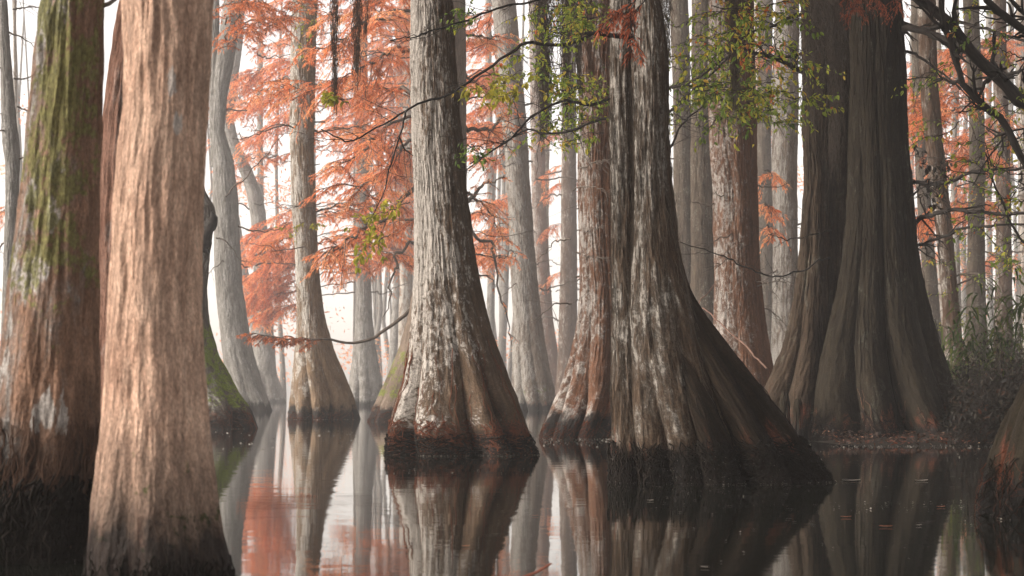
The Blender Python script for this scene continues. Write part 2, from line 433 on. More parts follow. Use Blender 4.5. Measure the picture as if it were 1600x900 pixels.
def leafy_limb(bacc, lacc, pts, r0=.015, side=.5, ns=10, per=9, ll=.085, droop=.25, n=18, tint=(.1, .7), t0=.2, amp=.4, spread=.18):
    p = wiggle(pts, amp, n)
    tube(bacc, p, r0 * np.linspace(1, .25, n), 5, lump=.15)
    for i in range(ns):
        t = t0 + (1 - t0) * (i + R.random()) / ns
        i0 = min(int(t * (n - 1)), n - 2); o = p[i0]
        tg = p[i0 + 1] - p[i0]; tg /= np.linalg.norm(tg) + 1e-9
        dr = tg * R.uniform(.2, .9) + R.normal(0, .6, 3) * np.array([1, 1, .6]); dr /= np.linalg.norm(dr)
        L = side * R.uniform(.4, 1.2); m = 6; s = np.linspace(0, 1, m)[:, None]
        tw = o + dr * L * s + np.array([0, 0, -droop * L]) * s ** 2 + np.cumsum(R.normal(0, .015, (m, 3)), 0)
        tube(bacc, tw, r0 * .3 * np.linspace(1, .4, m) + .001, 4)
        c = max(2, int(per * R.uniform(.6, 1.4)))
        u = R.uniform(.15, 1, c) * (m - 1.001); ui = u.astype(int)
        oo = tw[ui] + R.normal(0, .012, (c, 3))
        dd = (tw[ui + 1] - tw[ui]) / (np.linalg.norm(tw[ui + 1] - tw[ui], axis=1)[:, None] + 1e-9) * .6 + R.normal(0, .6, (c, 3)) + np.array([0, 0, -.45])
        tb = R.uniform(*tint)
        ti = np.clip(tb + R.normal(0, .13, c), 0, 1)
        sz = ll * R.uniform(.55, 1.25, c)
        broad(lacc, oo, dd, sz, sz * R.uniform(.42, .58, c), ti)

def CV(d):
    return d / (1 - (HOR - 602) * d / (F * CH))

def pxh(pts, d):
    return px(pts, [CV(k) for k in d] if hasattr(d, '__len__') else CV(d))

def px(pts, d):
    """pixel polyline -> world; d is one depth or a (start, end) pair"""
    n = len(pts); ds = np.linspace(d[0], d[1], n) if hasattr(d, '__len__') else [d] * n
    return np.array([P(x, y, dd) for (x, y), dd in zip(pts, ds)])

def bare_twigs(bacc, p, r0, ns, side, droop=.1, lv=1):
    n = len(p)
    for i in range(ns):
        i0 = int(R.uniform(.15, .98) * (n - 2)); tg = p[i0 + 1] - p[i0]; tg /= np.linalg.norm(tg) + 1e-9
        dr = tg * R.uniform(.4, 1) + R.normal(0, .55, 3); dr /= np.linalg.norm(dr)
        L = side * R.uniform(.35, 1.2); m = 7; s = np.linspace(0, 1, m)[:, None]
        tw = p[i0] + dr * L * s - np.array([0, 0, droop * L]) * s ** 2 + np.cumsum(R.normal(0, .03 * L, (m, 3)), 0)
        tube(bacc, tw, np.linspace(r0 * .45, r0 * .12, m) + .0008, 4)
        if lv: bare_twigs(bacc, tw, r0 * .45, max(1, ns // 3), side * .45, droop, lv - 1)

HAZE, SKY, SUNE, EXPO = .0011, .095, 1.5, 2.0

# ================================================================== bark kinds
B = {}
B['front'] = bark('bark_front_brown', (0.1223, 0.06545, 0.04396), (0.482, 0.29, 0.2009), (0.7914, 0.5505, 0.4081), lich=.12, lcol=(.52, .48, .44), moss=.52, mz=(-.3, 1.0), red=.4, redh=.3, wet=.12, wsoft=.5, off=1, fib=.95, zst=.19, bump=1.5, patch=[(.05, 1.86, .018, .07), (.085, 1.72, .02, .05)])
B['mossy'] = bark('bark_mossy', (0.05462, 0.03078, 0.01995), (0.1693, 0.09439, 0.0608), (0.3168, 0.1949, 0.133), lich=.42, lcol=(.50, .47, .43), ldir=(-.5, -.6), moss=.88, mdir=(-.1, -.7), mcol=(.17, .165, .06), mz=(.75, 9), red=.2, wet=.24, wsoft=.5, off=2, fib=.75, zst=.22, bump=1.4, patch=[(-.05, 1.19, .06, .10), (.02, 1.45, .03, .07), (.05, .62, .05, .10)])
B['reddish'] = bark('bark_red_brown', (0.054, 0.0252, 0.0162), (0.1485, 0.0738, 0.0495), (0.234, 0.1395, 0.1035), lich=.34, lcol=(.50, .47, .43), ldir=(.3, -.5), wet=.2, off=3)
B['stump'] = bark('bark_stump', (0.0168, 0.01344, 0.01008), (0.056, 0.042, 0.0308), (0.1344, 0.112, 0.0896), lich=.40, lcol=(.5, .47, .42), ldir=(-.2, -.8), lz=(.0, 9), moss=.60, mdir=(1.2, -.1), mcol=(.13, .17, .02), mz=(.1, 2.5), red=.4, redh=.35, wet=.25, off=4)
B['grey'] = bark('bark_grey', (0.0546, 0.04805, 0.04014), (0.131, 0.1201, 0.1039), (0.2475, 0.233, 0.2079), lich=.50, lscale=1.6, lcol=(.36, .345, .315), ldir=(-.2, -.6), moss=.12, red=.55, redh=.25, wet=.22, off=5)
B['tan'] = bark('bark_tan', (0.04665, 0.02885, 0.01706), (0.1266, 0.08363, 0.04979), (0.2132, 0.1499, 0.09711), lich=.22, lcol=(.46, .43, .38), ldir=(-.5, -.5), lz=(-.2, 3), red=.6, redh=.3, wet=.22, off=6)
B['hero'] = bark('bark_white_flaked', (0.0174, 0.01171, 0.007505), (0.05722, 0.03634, 0.02252), (0.1144, 0.0767, 0.04948), lich=.47, softk=.15, lcol=(.43, .395, .35), ldir=(-.75, -.45), lz=(.75, 2.1), lscale=2.5, lst=.32, zst=.09, red=.45, redh=.42, redcol=(.20, .055, .025), wet=.17, off=7)
B['rear'] = bark('bark_rear_brown', (0.03375, 0.02475, 0.018), (0.1125, 0.0825, 0.06), (0.21, 0.165, 0.1275), lich=.2, moss=.45, mdir=(-.8, -.2), mcol=(.13, .15, .03), mz=(.2, 2.2), red=.5, redh=.5, wet=.3, off=8)
B['pale'] = bark('bark_pale_lichen', (0.03588, 0.02534, 0.01831), (0.09282, 0.06749, 0.04959), (0.1519, 0.1185, 0.09152), lich=.70, lscale=2.2, lst=.2, lcol=(.34, .32, .285), ldir=(-.6, -.5), red=.5, redh=.5, moss=.3, mz=(.3, 1.4), mdir=(.3, -.8), wet=.25, off=9)
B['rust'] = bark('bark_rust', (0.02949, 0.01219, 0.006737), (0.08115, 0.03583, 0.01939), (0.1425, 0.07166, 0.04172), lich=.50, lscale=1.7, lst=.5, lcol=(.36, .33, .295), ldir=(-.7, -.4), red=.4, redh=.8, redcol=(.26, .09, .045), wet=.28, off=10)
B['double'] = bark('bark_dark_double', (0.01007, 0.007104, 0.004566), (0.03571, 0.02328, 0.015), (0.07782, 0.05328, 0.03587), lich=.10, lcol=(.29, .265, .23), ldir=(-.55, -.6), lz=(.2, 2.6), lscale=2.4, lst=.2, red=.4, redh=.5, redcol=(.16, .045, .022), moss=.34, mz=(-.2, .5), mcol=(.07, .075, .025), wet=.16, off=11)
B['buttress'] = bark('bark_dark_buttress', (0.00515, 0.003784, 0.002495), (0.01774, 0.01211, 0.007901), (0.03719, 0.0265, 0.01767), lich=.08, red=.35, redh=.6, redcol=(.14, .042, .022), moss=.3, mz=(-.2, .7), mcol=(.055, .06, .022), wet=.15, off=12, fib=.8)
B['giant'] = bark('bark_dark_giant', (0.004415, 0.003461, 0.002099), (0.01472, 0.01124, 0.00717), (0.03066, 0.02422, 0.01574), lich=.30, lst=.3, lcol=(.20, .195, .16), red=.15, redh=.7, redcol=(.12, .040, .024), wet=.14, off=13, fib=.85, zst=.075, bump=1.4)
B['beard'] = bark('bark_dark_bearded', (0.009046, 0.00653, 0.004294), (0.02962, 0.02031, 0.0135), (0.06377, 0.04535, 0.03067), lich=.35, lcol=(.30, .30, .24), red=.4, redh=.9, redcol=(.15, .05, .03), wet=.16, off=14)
B['dgrey'] = bark('bark_dark_grey', (0.02049, 0.01529, 0.01075), (0.0569, 0.04223, 0.03052), (0.1092, 0.08445, 0.06245), lich=.55, lscale=2.0, lst=.6, lcol=(.34, .33, .27), moss=.25, mcol=(.16, .18, .09), wet=.2, off=15)
B['brownback'] = bark('bark_back_brown', (0.01682, 0.009896, 0.006273), (0.0533, 0.03066, 0.01924), (0.1066, 0.06682, 0.04391), lich=.34, lcol=(.45, .42, .37), ldir=(-.5, -.3), wet=.2, off=16)

def D(yb): return F * CH / (yb - HOR)

def tree(name, label, group=None, cat='tree', at=(0, 0)):
    return thing(name, label, cat, (at[0], at[1], 0), group)

def trunk(t, shells, mat, key, **kw):
    acc = Acc()
    for i, s in enumerate(shells):
        k = dict(kw); k.update(s); d = k.pop('d'); prof = k.pop('prof'); dy = k.pop('dy', 0)
        loft(acc, d + dy, prof, key=key, **k)
    return acc.build('trunk', mat, t, t.location)

def X0(prof, d):
    p = max(prof, key=lambda q: q[0]); return ((p[1] + p[2]) / 2 - 800) / F * d

G_FRONT = 'bald cypress trunks in the foreground and middle of the swamp'
G_FAR = 'misty cypress trunks in the background'

# ---------------------------------------------------------------- foreground trees, left
p4 = [(0, 193, 331), (100, 194, 330), (200, 190, 322), (300, 182, 316), (400, 178, 310), (500, 172, 312), (600, 168, 318), (700, 158, 328), (800, 145, 342), (900, 134, 361), (940, 130, 370)]
d = 7.62
t4 = tree('bald_cypress', 'smooth pinkish brown trunk, blurred and nearest the camera, standing before the mossy trunk', G_FRONT, at=(X0(p4, d), d))
trunk(t4, [dict(d=d, prof=p4)], B['front'], 't4', seed=4, lobes=6, amp=(.015, .16), zf=.35, dz=.006, na=420, rough=.010, dk=.95)
a = Acc(); strands(a, 't4', 90, (-.02, .12), (.08, .25), .004, .8, .008, k=4); a.build('root_fringe', M['root_dark'], t4, t4.location)
a = Acc(); strands(a, 't4', 30, (.02, .10), (.06, .14), .003, 1.6, .014, thr=(4.6, 6.0)); a.build('root_mat', M['root_dark'], t4, t4.location)

p2 = [(0, 62, 158), (100, 54, 157), (200, 44, 154), (300, 33, 150), (400, 20, 149), (500, 8, 152), (600, -4, 154), (680, -14, 154), (740, -26, 150), (760, -44, 147), (800, -55, 144), (885, -62, 140), (920, -64, 138)]
d = 8.45
t2 = tree('bald_cypress', 'thick trunk blotched with bright green moss at the left edge, black root mass below', G_FRONT, at=(X0(p2, d), d))
trunk(t2, [dict(d=d, prof=p2)], B['mossy'], 't2', seed=2, lobes=5, amp=(.05, .14), zf=.5, dz=.007, na=360, rough=.012, dk=.9)
a = Acc(); strands(a, 't2', 160, (.25, .62), (.15, .4), .004, 1.6, .015, k=3); a.build('root_fringe', M['moss_rust'], t2, t2.location)
a = Acc(); strands(a, 't2', 700, (.05, .36), (.12, .4), .006, 1.9, .03, k=4, hang=.03); a.build('root_fringe', M['root_dark'], t2, t2.location)
a = Acc(); tube(a, px([(150, 12), (170, 6), (184, -4), (200, -20)], (8.45, 8.9)), [.012, .01, .008, .006]); a.build('branch', M['limb'], t2, t2.location)

p3 = [(0, 186, 262), (100, 174, 258), (200, 161, 252), (300, 155, 250), (450, 147, 250), (600, 141, 252), (700, 134, 256), (825, 122, 270)]
d = 10.95
t3 = tree('bald_cypress', 'leaning reddish trunk dotted with grey lichen, squeezed between the mossy and pinkish trunks', G_FRONT, at=(X0(p3, d), d))
trunk(t3, [dict(d=d, prof=p3)], B['reddish'], 't3', seed=3, lobes=6, amp=(.05, .2), zf=.5, dz=.010, na=220, rough=.011)

# leftmost thin grey one
p1 = [(0, -2, 11), (60, 0, 14), (130, 2, 20), (200, 3, 26), (225, 3, 29), (245, 8, 31), (270, 9, 29), (350, 8, 28), (480, 4, 27), (600, 0, 30), (670, -6, 38)]
d = D(668)
t1 = tree('bald_cypress', 'thin grey trunk with a dark knot at the far left edge', G_FAR, at=(X0(p1, d), d))
trunk(t1, [dict(d=d, prof=p1)], B['grey'], 't1', seed=1, lobes=5, amp=(.03, .2), dz=.02, na=110, rough=.012)
a = Acc()
for pl in [[(22, 122), (38, 122), (60, 118), (75, 121)], [(28, 165), (45, 172), (56, 178)], [(26, 246), (45, 244), (70, 250)], [(10, 50), (30, 62), (58, 75)], [(20, 15), (44, 8), (62, 12)], [(5, 380), (-10, 400), (-20, 405)]]:
    a = Acc(); q = wiggle(px(pl, d), .3, 14); tube(a, q, np.linspace(.022, .006, 14), 5); bare_twigs(a, q, .012, 7, .45); a.build('branch', M['limb'], t1, t1.location)

# mossy dark stump behind the front trunk
p5 = [(285, 296, 316), (300, 290, 320), (325, 284, 336), (345, 280, 337), (362, 280, 331), (400, 276, 326), (450, 270, 322), (500, 262, 325), (550, 250, 338), (600, 232, 364), (640, 214, 389), (668, 205, 403), (680, 200, 408)]
d = dbase(671, 95)
t5 = tree('cypress_snag', 'broken dark snag with a green mossy flank peeping out behind the pinkish trunk', None, 'dead tree', at=(X0(p5, d), d))
trunk(t5, [dict(d=d, prof=p5)], B['stump'], 't5', seed=5, lobes=8, amp=(.06, .35), zf=.6, dz=.014, na=240, rough=.018, ztop=CH + (HOR - 286) / F * d)
a = Acc(); q = px([(312, 392), (321, 370), (329, 352), (333, 340), (330, 331)], d - .35); tube(a, smooth_path(q, 16), np.r_[np.linspace(.16, .09, 13), .07, .045, .01], 9, lump=.7); a.build('branch', M['limb_dark'], t5, t5.location)
a = Acc(); strands(a, 't5', 160, (.05, .5), (.15, .5), .006, 1.6, .02, k=3); a.build('root_fringe', M['root'], t5, t5.location)

# grey forked tree left
p6 = [(200, 334, 349), (215, 333, 353), (245, 333, 363), (300, 333, 371), (380, 335, 375), (450, 338, 379), (500, 342, 386), (560, 349, 397), (610, 356, 413), (640, 360, 424), (646, 360, 426)]
p6b = [(-60, 372, 396), (0, 350, 387), (50, 344, 372), (100, 337, 364), (150, 334, 355), (200, 333, 350), (240, 332, 352)]
p6c = [(-60, 326, 338), (0, 328, 343), (60, 328, 342), (120, 328, 343), (200, 328, 345), (260, 330, 350)]
d = dbase(642, 35)
t6 = tree('bald_cypress', 'grey lichened tree with a sinuous forked trunk, behind the mossy snag', G_FRONT, at=(X0(p6, d), d))
trunk(t6, [dict(d=d, prof=p6, ztop=CH + (HOR - 196) / F * d), dict(d=d, prof=p6b, seed=62), dict(d=d, prof=p6c, seed=63, dy=.1)], B['grey'], 't6', seed=6, lobes=6, amp=(.04, .3), zf=.8, dz=.022, na=130, rough=.022)

# ---------------------------------------------------------------- middle trees
p7 = [(0, 456, 495), (100, 455, 492), (200, 453, 490), (300, 455, 492), (400, 462, 496), (450, 463, 500), (500, 464, 508), (550, 460, 523), (600, 455, 544), (630, 452, 555), (655, 450, 562), (664, 449, 564)]
d = dbase(656, 56)
t7 = tree('bald_cypress', 'slender tan trunk with a wide flared foot, left of the white-flaked trunk', G_FRONT, at=(X0(p7, d), d))
trunk(t7, [dict(d=d, prof=p7)], B['tan'], 't7', seed=7, lobes=7, amp=(.05, .55), zf=.9, sharp=.9, dz=.016, na=240, rough=.014)
a = Acc(); strands(a, 't7', 120, (.02, .25), (.1, .3), .006, 1.5, .02, k=3); a.build('root_fringe', M['root'], t7, t7.location)
d7 = d

p8 = [(0, 554, 573), (100, 554, 574), (300, 555, 577), (400, 556, 578), (500, 556, 582), (550, 552, 588), (600, 545, 597), (636, 540, 601), (644, 539, 602)]
d = dbase(635, 30)
t8 = tree('bald_cypress', 'pale misty trunk with a flared foot between the tan and white-flaked trunks', G_FAR, at=(X0(p8, d), d))
trunk(t8, [dict(d=d, prof=p8)], B['grey'], 't8', seed=8, lobes=7, amp=(.05, .5), zf=1.0, dz=.03, na=150, rough=.02)
d8 = d

# rear tree behind the hero
p9b = [(0, 664, 727), (150, 662, 728), (300, 660, 728), (420, 652, 732), (480, 641, 742), (540, 625, 758), (600, 600, 780), (640, 581, 795), (660, 572, 802), (675, 568, 806)]
d = dbase(660, 115)
t9b = tree('bald_cypress', 'brown trunk mostly hidden right behind the white-flaked trunk, mossy foot showing left', G_FRONT, at=(X0(p9b, d), d))
trunk(t9b, [dict(d=d, prof=p9b)], B['rear'], 't9b', seed=19, lobes=9, amp=(.05, .5), zf=1.0, dz=.016, na=260, rough=.016)
a = Acc(); strands(a, 't9b', 160, (.05, .45), (.15, .5), .006, 1.6, .02, k=3); a.build('root_fringe', M['root'], t9b, t9b.location)
d9b = d

# hero, white flaked
p9 = [(0, 643, 707), (100, 643, 712), (200, 645, 720), (300, 648, 728), (400, 648, 740), (450, 647, 750), (500, 644, 762), (550, 639, 778), (600, 630, 797), (640, 617, 812), (660, 611, 820), (690, 608, 830), (712, 606, 836), (730, 604, 840)]
d = dbase(712, 114)
t9 = tree('bald_cypress', 'tall trunk covered with white flaking lichen at the centre, rusty fibrous roots at its foot', G_FRONT, at=(X0(p9, d), d))
trunk(t9, [dict(d=d, prof=p9)], B['hero'], 't9', seed=9, lobes=9, amp=(.03, .66), zf=.7, sharp=.65, dz=.008, na=480, rough=.015, dk=.9)
a = Acc(); strands(a, 't9', 520, (.06, .42), (.08, .32), .0045, 1.8, .018, k=4); strands(a, 't9', 60, (.2, 1.4), (.3, .9), .005, 1.0, .01, k=4); a.build('root_fringe', M['root'], t9, t9.location)
a = Acc(); strands(a, 't9', 420, (.0, .26), (.06, .24), .007, 2.0, .035, k=4); a.build('root_mat', M['root_dark'], t9, t9.location)
d9 = d

# pair right of the hero
p10 = [(0, 768, 806), (100, 779, 815), (200, 786, 823), (300, 793, 829), (400, 798, 836), (500, 802, 845), (560, 801, 856), (600, 800, 864), (640, 797, 872), (650, 796, 874)]
d = dbase(642, 37)
t10 = tree('bald_cypress', 'pale whitish trunk just right of the white-flaked trunk, leaning slightly', G_FRONT, at=(X0(p10, d), d))
trunk(t10, [dict(d=d, prof=p10)], B['pale'], 't10', seed=10, lobes=8, amp=(.05, .5), zf=1.0, dz=.02, na=180, rough=.02)
d10 = d
p10b = [(0, 826, 846), (100, 828, 849), (200, 829, 851), (300, 831, 852), (400, 835, 857), (500, 838, 864), (560, 840, 873), (600, 842, 880), (632, 842, 887), (640, 842, 889)]
d = dbase(630, 22)
t10b = tree('bald_cypress', 'narrow brown trunk touching the pale whitish trunk on its right', G_FAR, at=(X0(p10b, d), d))
trunk(t10b, [dict(d=d, prof=p10b)], B['rust'], 't10b', seed=20, lobes=6, amp=(.04, .4), zf=1.0, dz=.03, na=110, rough=.02)
p11 = [(0, 878, 899), (200, 878, 900), (350, 877, 901), (450, 875, 902), (560, 872, 902), (630, 866, 906), (640, 865, 907)]
d = dbase(632, 20)
t11 = tree('bald_cypress', 'thin straight brown trunk standing in the pale gap right of the whitish pair', G_FAR, at=(X0(p11, d), d))
trunk(t11, [dict(d=d, prof=p11)], B['brownback'], 't11', seed=21, lobes=6, amp=(.04, .3), zf=.8, dz=.03, na=100, rough=.018)
d11 = d

p12 = [(0, 906, 962), (200, 904, 964), (300, 903, 966), (400, 905, 970), (450, 907, 974), (500, 904, 978), (550, 894, 982), (600, 877, 986), (640, 860, 984), (670, 848, 972), (686, 842, 962), (700, 838, 955)]
d = dbase(686, 60)
t12 = tree('bald_cypress', 'pinkish trunk with a rusty foot sweeping left, partly behind the dark double trunk', G_FRONT, at=(X0(p12, d), d))
trunk(t12, [dict(d=d, prof=p12)], B['rust'], 't12', seed=12, lobes=7, sharp=.6, amp=(.08, .6), zf=.9, dz=.012, na=240, rough=.014)
a = Acc(); strands(a, 't12', 170, (.03, .3), (.1, .3), .005, 1.6, .016, k=3); a.build('root_fringe', M['root'], t12, t12.location)
d12 = d

# dark double trunk
p13a = [(0, 955, 990), (100, 955, 990), (200, 953, 991), (300, 955, 992), (400, 957, 994), (500, 958, 1000), (600, 958, 1010), (700, 957, 1020), (765, 954, 1030), (780, 953, 1034)]
p13b = [(0, 987, 1031), (100, 987, 1042), (200, 988, 1043), (300, 989, 1049), (400, 988, 1062), (450, 984, 1075), (500, 983, 1088), (560, 983, 1106), (620, 983, 1130), (700, 984, 1165), (765, 985, 1185), (780, 985, 1190)]
p13c = [(330, 1018, 1050), (380, 1012, 1058), (420, 1010, 1068), (460, 1008, 1083), (500, 1008, 1105), (550, 1010, 1141), (600, 1020, 1181), (650, 1032, 1221), (700, 1046, 1259), (740, 1056, 1290), (762, 1060, 1303), (785, 1062, 1310)]
d = 15.8
t13 = tree('bald_cypress', 'dark double-stemmed trunk with a huge buttress sloping down to the right', G_FRONT, at=(X0(p13b, d), d))
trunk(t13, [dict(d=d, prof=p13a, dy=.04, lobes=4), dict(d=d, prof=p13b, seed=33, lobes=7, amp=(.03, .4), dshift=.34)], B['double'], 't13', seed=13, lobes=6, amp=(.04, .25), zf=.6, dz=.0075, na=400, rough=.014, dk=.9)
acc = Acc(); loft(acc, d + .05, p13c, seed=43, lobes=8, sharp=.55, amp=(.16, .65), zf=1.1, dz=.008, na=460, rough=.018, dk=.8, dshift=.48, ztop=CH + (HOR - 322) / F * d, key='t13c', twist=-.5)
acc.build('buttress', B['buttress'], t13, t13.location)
a = Acc(); strands(a, 't13', 200, (.0, .34), (.08, .4), .006, 1.9, .03, shell=0, k=4); strands(a, 't13', 300, (.0, .34), (.08, .4), .006, 1.9, .03, shell=1, k=4); strands(a, 't13c', 620, (.0, .38), (.08, .4), .006, 2.2, .03, k=4); strands(a, 't13c', 90, (.3, 1.2), (.3, .8), .004, .8, .01, k=4)
a.build('root_mat', M['root_dark'], t13, t13.location)
a = Acc(); strands(a, 't13', 10, (.1, .5), (.3, .6), .006, .5, .012, shell=0, thr=(5.3, 6.3)); a.build('root_fringe', M['root'], t13, t13.location)
a = Acc(); strands(a, 't13', 150, (.6, 3.2), (.15, .5), .003, .7, .012, shell=0, k=3); strands(a, 't13', 220, (.6, 3.2), (.15, .5), .003, .7, .012, shell=1, k=3); a.build('bark_strips', M['moss'], t13, t13.location)
a = Acc(); q = px([(990, 58), (960, 56), (935, 53), (914, 52)], (15.5, 15.3)); tube(a, smooth_path(q, 12), np.linspace(.022, .013, 12), 7, lump=.3); a.build('branch', M['limb_dark'], t13, t13.location)
d13 = d

# trunks between the double trunk and the giant
def simple(label, prof, yb, mat, seed, group=G_FAR, **kw):
    pr = sorted(prof); ys = sorted(set([0, 70, 140, 210, 280, 350, 420, 490, 550] + [q[0] for q in pr if q[0] > 550])); wob = np.random.default_rng(seed)
    a1, a2, f1 = wob.uniform(1, 4), wob.uniform(0, 6), wob.uniform(.006, .014)
    prof = [(y, float(np.interp(y, [q[0] for q in pr], [q[1] for q in pr])) + a1 * math.sin(a2 + f1 * y) + wob.normal(0, .5), float(np.interp(y, [q[0] for q in pr], [q[2] for q in pr])) + a1 * math.sin(a2 + f1 * y) + wob.normal(0, .5)) for y in ys]
    w = (max(prof, key=lambda q: q[0])[2] - max(prof, key=lambda q: q[0])[1]) / 2
    d = dbase(yb, w)
    t = tree('bald_cypress', label, group, at=(X0(prof, d), d))
    k = dict(lobes=7, amp=(.04, .4), zf=.8, dz=max(.014, d * .0005), na=150, rough=.016); k.update(kw)
    trunk(t, [dict(d=d, prof=prof)], mat, 's%d' % seed, seed=seed, **k)
    return t, d
t14a, _ = simple('dark grey trunk close to the right side of the dark double trunk', [(0, 1048, 1076), (200, 1050, 1078), (400, 1050, 1082), (560, 1044, 1092), (650, 1036, 1102)], 646, B['dgrey'], 141)
t14b, _ = simple('dark grey trunk with pale green lichen spots beside the rust-brown trunk', [(0, 1080, 1111), (200, 1080, 1113), (400, 1081, 1117), (560, 1076, 1126), (655, 1066, 1138)], 652, B['dgrey'], 142)
t15, d15 = simple('broad rust-brown trunk with white streaks between the dark double trunk and the giant', [(0, 1112, 1180), (200, 1106, 1181), (300, 1111, 1180), (400, 1114, 1182), (480, 1116, 1190), (560, 1110, 1206), (640, 1100, 1225), (690, 1092, 1236)], 676, B['rust'], 15, G_FRONT, dz=.013, na=220)
t15b, _ = simple('narrow grey trunk in the gap right of the broad rust-brown trunk', [(0, 1186, 1206), (300, 1184, 1207), (500, 1182, 1210), (640, 1176, 1216)], 638, B['dgrey'], 151)
t16, _ = simple('pale grey trunk left of the bearded stems of the giant', [(0, 1210, 1246), (150, 1208, 1249), (300, 1210, 1247), (450, 1210, 1250), (560, 1204, 1260), (655, 1194, 1272)], 652, B['pale'], 16, G_FRONT)

# the giant
dg = 30.2
p17 = [(0, 1328, 1410), (100, 1328, 1415), (200, 1327, 1418), (300, 1324, 1425), (400, 1317, 1435), (450, 1308, 1444), (500, 1294, 1456), (550, 1283, 1470), (600, 1272, 1488), (640, 1266, 1502), (670, 1262, 1514), (692, 1258, 1522), (705, 1256, 1526)]
p17a = [(0, 1252, 1288), (100, 1254, 1288), (200, 1255, 1289), (280, 1258, 1292), (310, 1255, 1292), (350, 1254, 1294), (400, 1250, 1294), (450, 1243, 1294), (500, 1234, 1294), (540, 1224, 1292), (580, 1208, 1290), (620, 1190, 1290), (660, 1172, 1292), (690, 1160, 1294), (700, 1156, 1294)]
p17b = [(0, 1284, 1336), (150, 1284, 1336), (300, 1287, 1334), (400, 1285, 1330), (500, 1282, 1322), (580, 1274, 1306), (640, 1256, 1300), (696, 1242, 1296), (704, 1240, 1294)]
t17 = tree('bald_cypress', 'giant dark trunk on the right with deep folds and smaller stems fused at its left', G_FRONT, at=(X0(p17, dg), dg))
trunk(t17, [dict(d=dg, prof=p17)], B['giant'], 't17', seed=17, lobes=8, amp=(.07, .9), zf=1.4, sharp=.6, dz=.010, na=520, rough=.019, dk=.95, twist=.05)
acc = Acc()
loft(acc, dg + .15, p17a, seed=171, lobes=6, amp=(.10, .5), zf=1.0, dz=.012, na=260, rough=.02, key='t17a', dk=.9, dshift=.55)
loft(acc, dg + .42, p17b, seed=172, lobes=5, amp=(.10, .5), zf=1.0, dz=.012, na=220, rough=.016, key='t17b', dk=1.0)
acc.build('side_stem', B['beard'], t17, t17.location)
# knee-like swellings against the foot
def knee(acc, x, yt, yb, w, d, seed):
    prof = [(yt - .5 * (yb - yt), x - w * .20, x + w * .24), (yt, x - w * .30, x + w * .33), (yt + .06 * (yb - yt), x - w * .36, x + w * .36), (yt + .2 * (yb - yt), x - w * .5, x + w * .5), (yt + .5 * (yb - yt), x - w * .54, x + w * .55), (yb, x - w * .62, x + w * .66), (yb + 12, x - w * .64, x + w * .7)]
    loft(acc, d, prof, seed=seed, lobes=5, amp=(.08, .3), zf=.5, dz=.012, na=120, rough=.020, lean=.48, ztop=CH + (HOR - yt + .5 * (yb - yt)) / F * d, dk=.95)
acc = Acc()
for i, (x, yt, yb, w, dd) in enumerate([(1383, 556, 692, 46, dg - .82), (1438, 562, 690, 38, dg - .80), (1460, 590, 690, 30, dg - .66)]):
    knee(acc, x, yt, yb, w, dd, 700 + i)
acc.build('root_knees', B['giant'], t17, t17.location)
for i, (x, yt, w, dd) in enumerate([(1226, 612, 17, dg - .62), (1246, 622, 16, dg - .80)]):
    a = Acc(); loft(a, dd, [(yt, x - 1, x + 2), (yt + 4, x - w * .3, x + w * .32), (yt + 16, x - w * .46, x + w * .44), (yt + 30, x - w * .40, x + w * .42), (yt + 70, x - w * .5, x + w * .55), (696, x - w * .62, x + w * .7), (706, x - w * .64, x + w * .72)], seed=760 + i, lobes=5, amp=(.06, .2), zf=.5, dz=.012, na=110, rough=.014, ztop=CH + (HOR - yt) / F * dd, dk=.95)
    a.build('root_knee', B['giant'], t17, t17.location)
a = Acc(); strands(a, 't17', 420, (.02, .5), (.15, .6), .007, 1.6, .035, k=4); strands(a, 't17', 90, (.5, 3.5), (.4, 1.2), .007, .4, .018, k=3); a.build('root_mat', M['root_dark'], t17, t17.location)
a = Acc(); strands(a, 't17b', 18, (.5, 1.6), (.5, 1.2), .010, 1.0, .04, k=4); strands(a, 't17', 8, (.2, .9), (.4, .9), .007, .8, .03, k=4, thr=(3.8, 4.9)); a.build('root_fringe', M['moss_rust'], t17, t17.location)

# right-edge buttress
p21 = [(440, 1652, 1740), (520, 1632, 1760), (600, 1604, 1790), (640, 1584, 1805), (680, 1566, 1820), (720, 1553, 1835), (780, 1541, 1850), (832, 1532, 1862), (850, 1530, 1866)]
d = 11.4
t21 = tree('bald_cypress', 'dark mossy buttress cut off by the lower right edge of the view', G_FRONT, at=(X0(p21, d), d))
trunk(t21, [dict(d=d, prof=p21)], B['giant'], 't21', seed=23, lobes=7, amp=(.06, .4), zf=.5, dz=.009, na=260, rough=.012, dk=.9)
a = Acc(); strands(a, 't21', 260, (.0, .35), (.1, .3), .005, 1.6, .02, k=3); a.build('root_mat', M['root_dark'], t21, t21.location)
a = Acc(); strands(a, 't21', 40, (.2, .4), (.1, .3), .0022, 1.4, .02, k=3, thr=(2.9, 4.2)); a.build('root_fringe', M['root'], t21, t21.location)

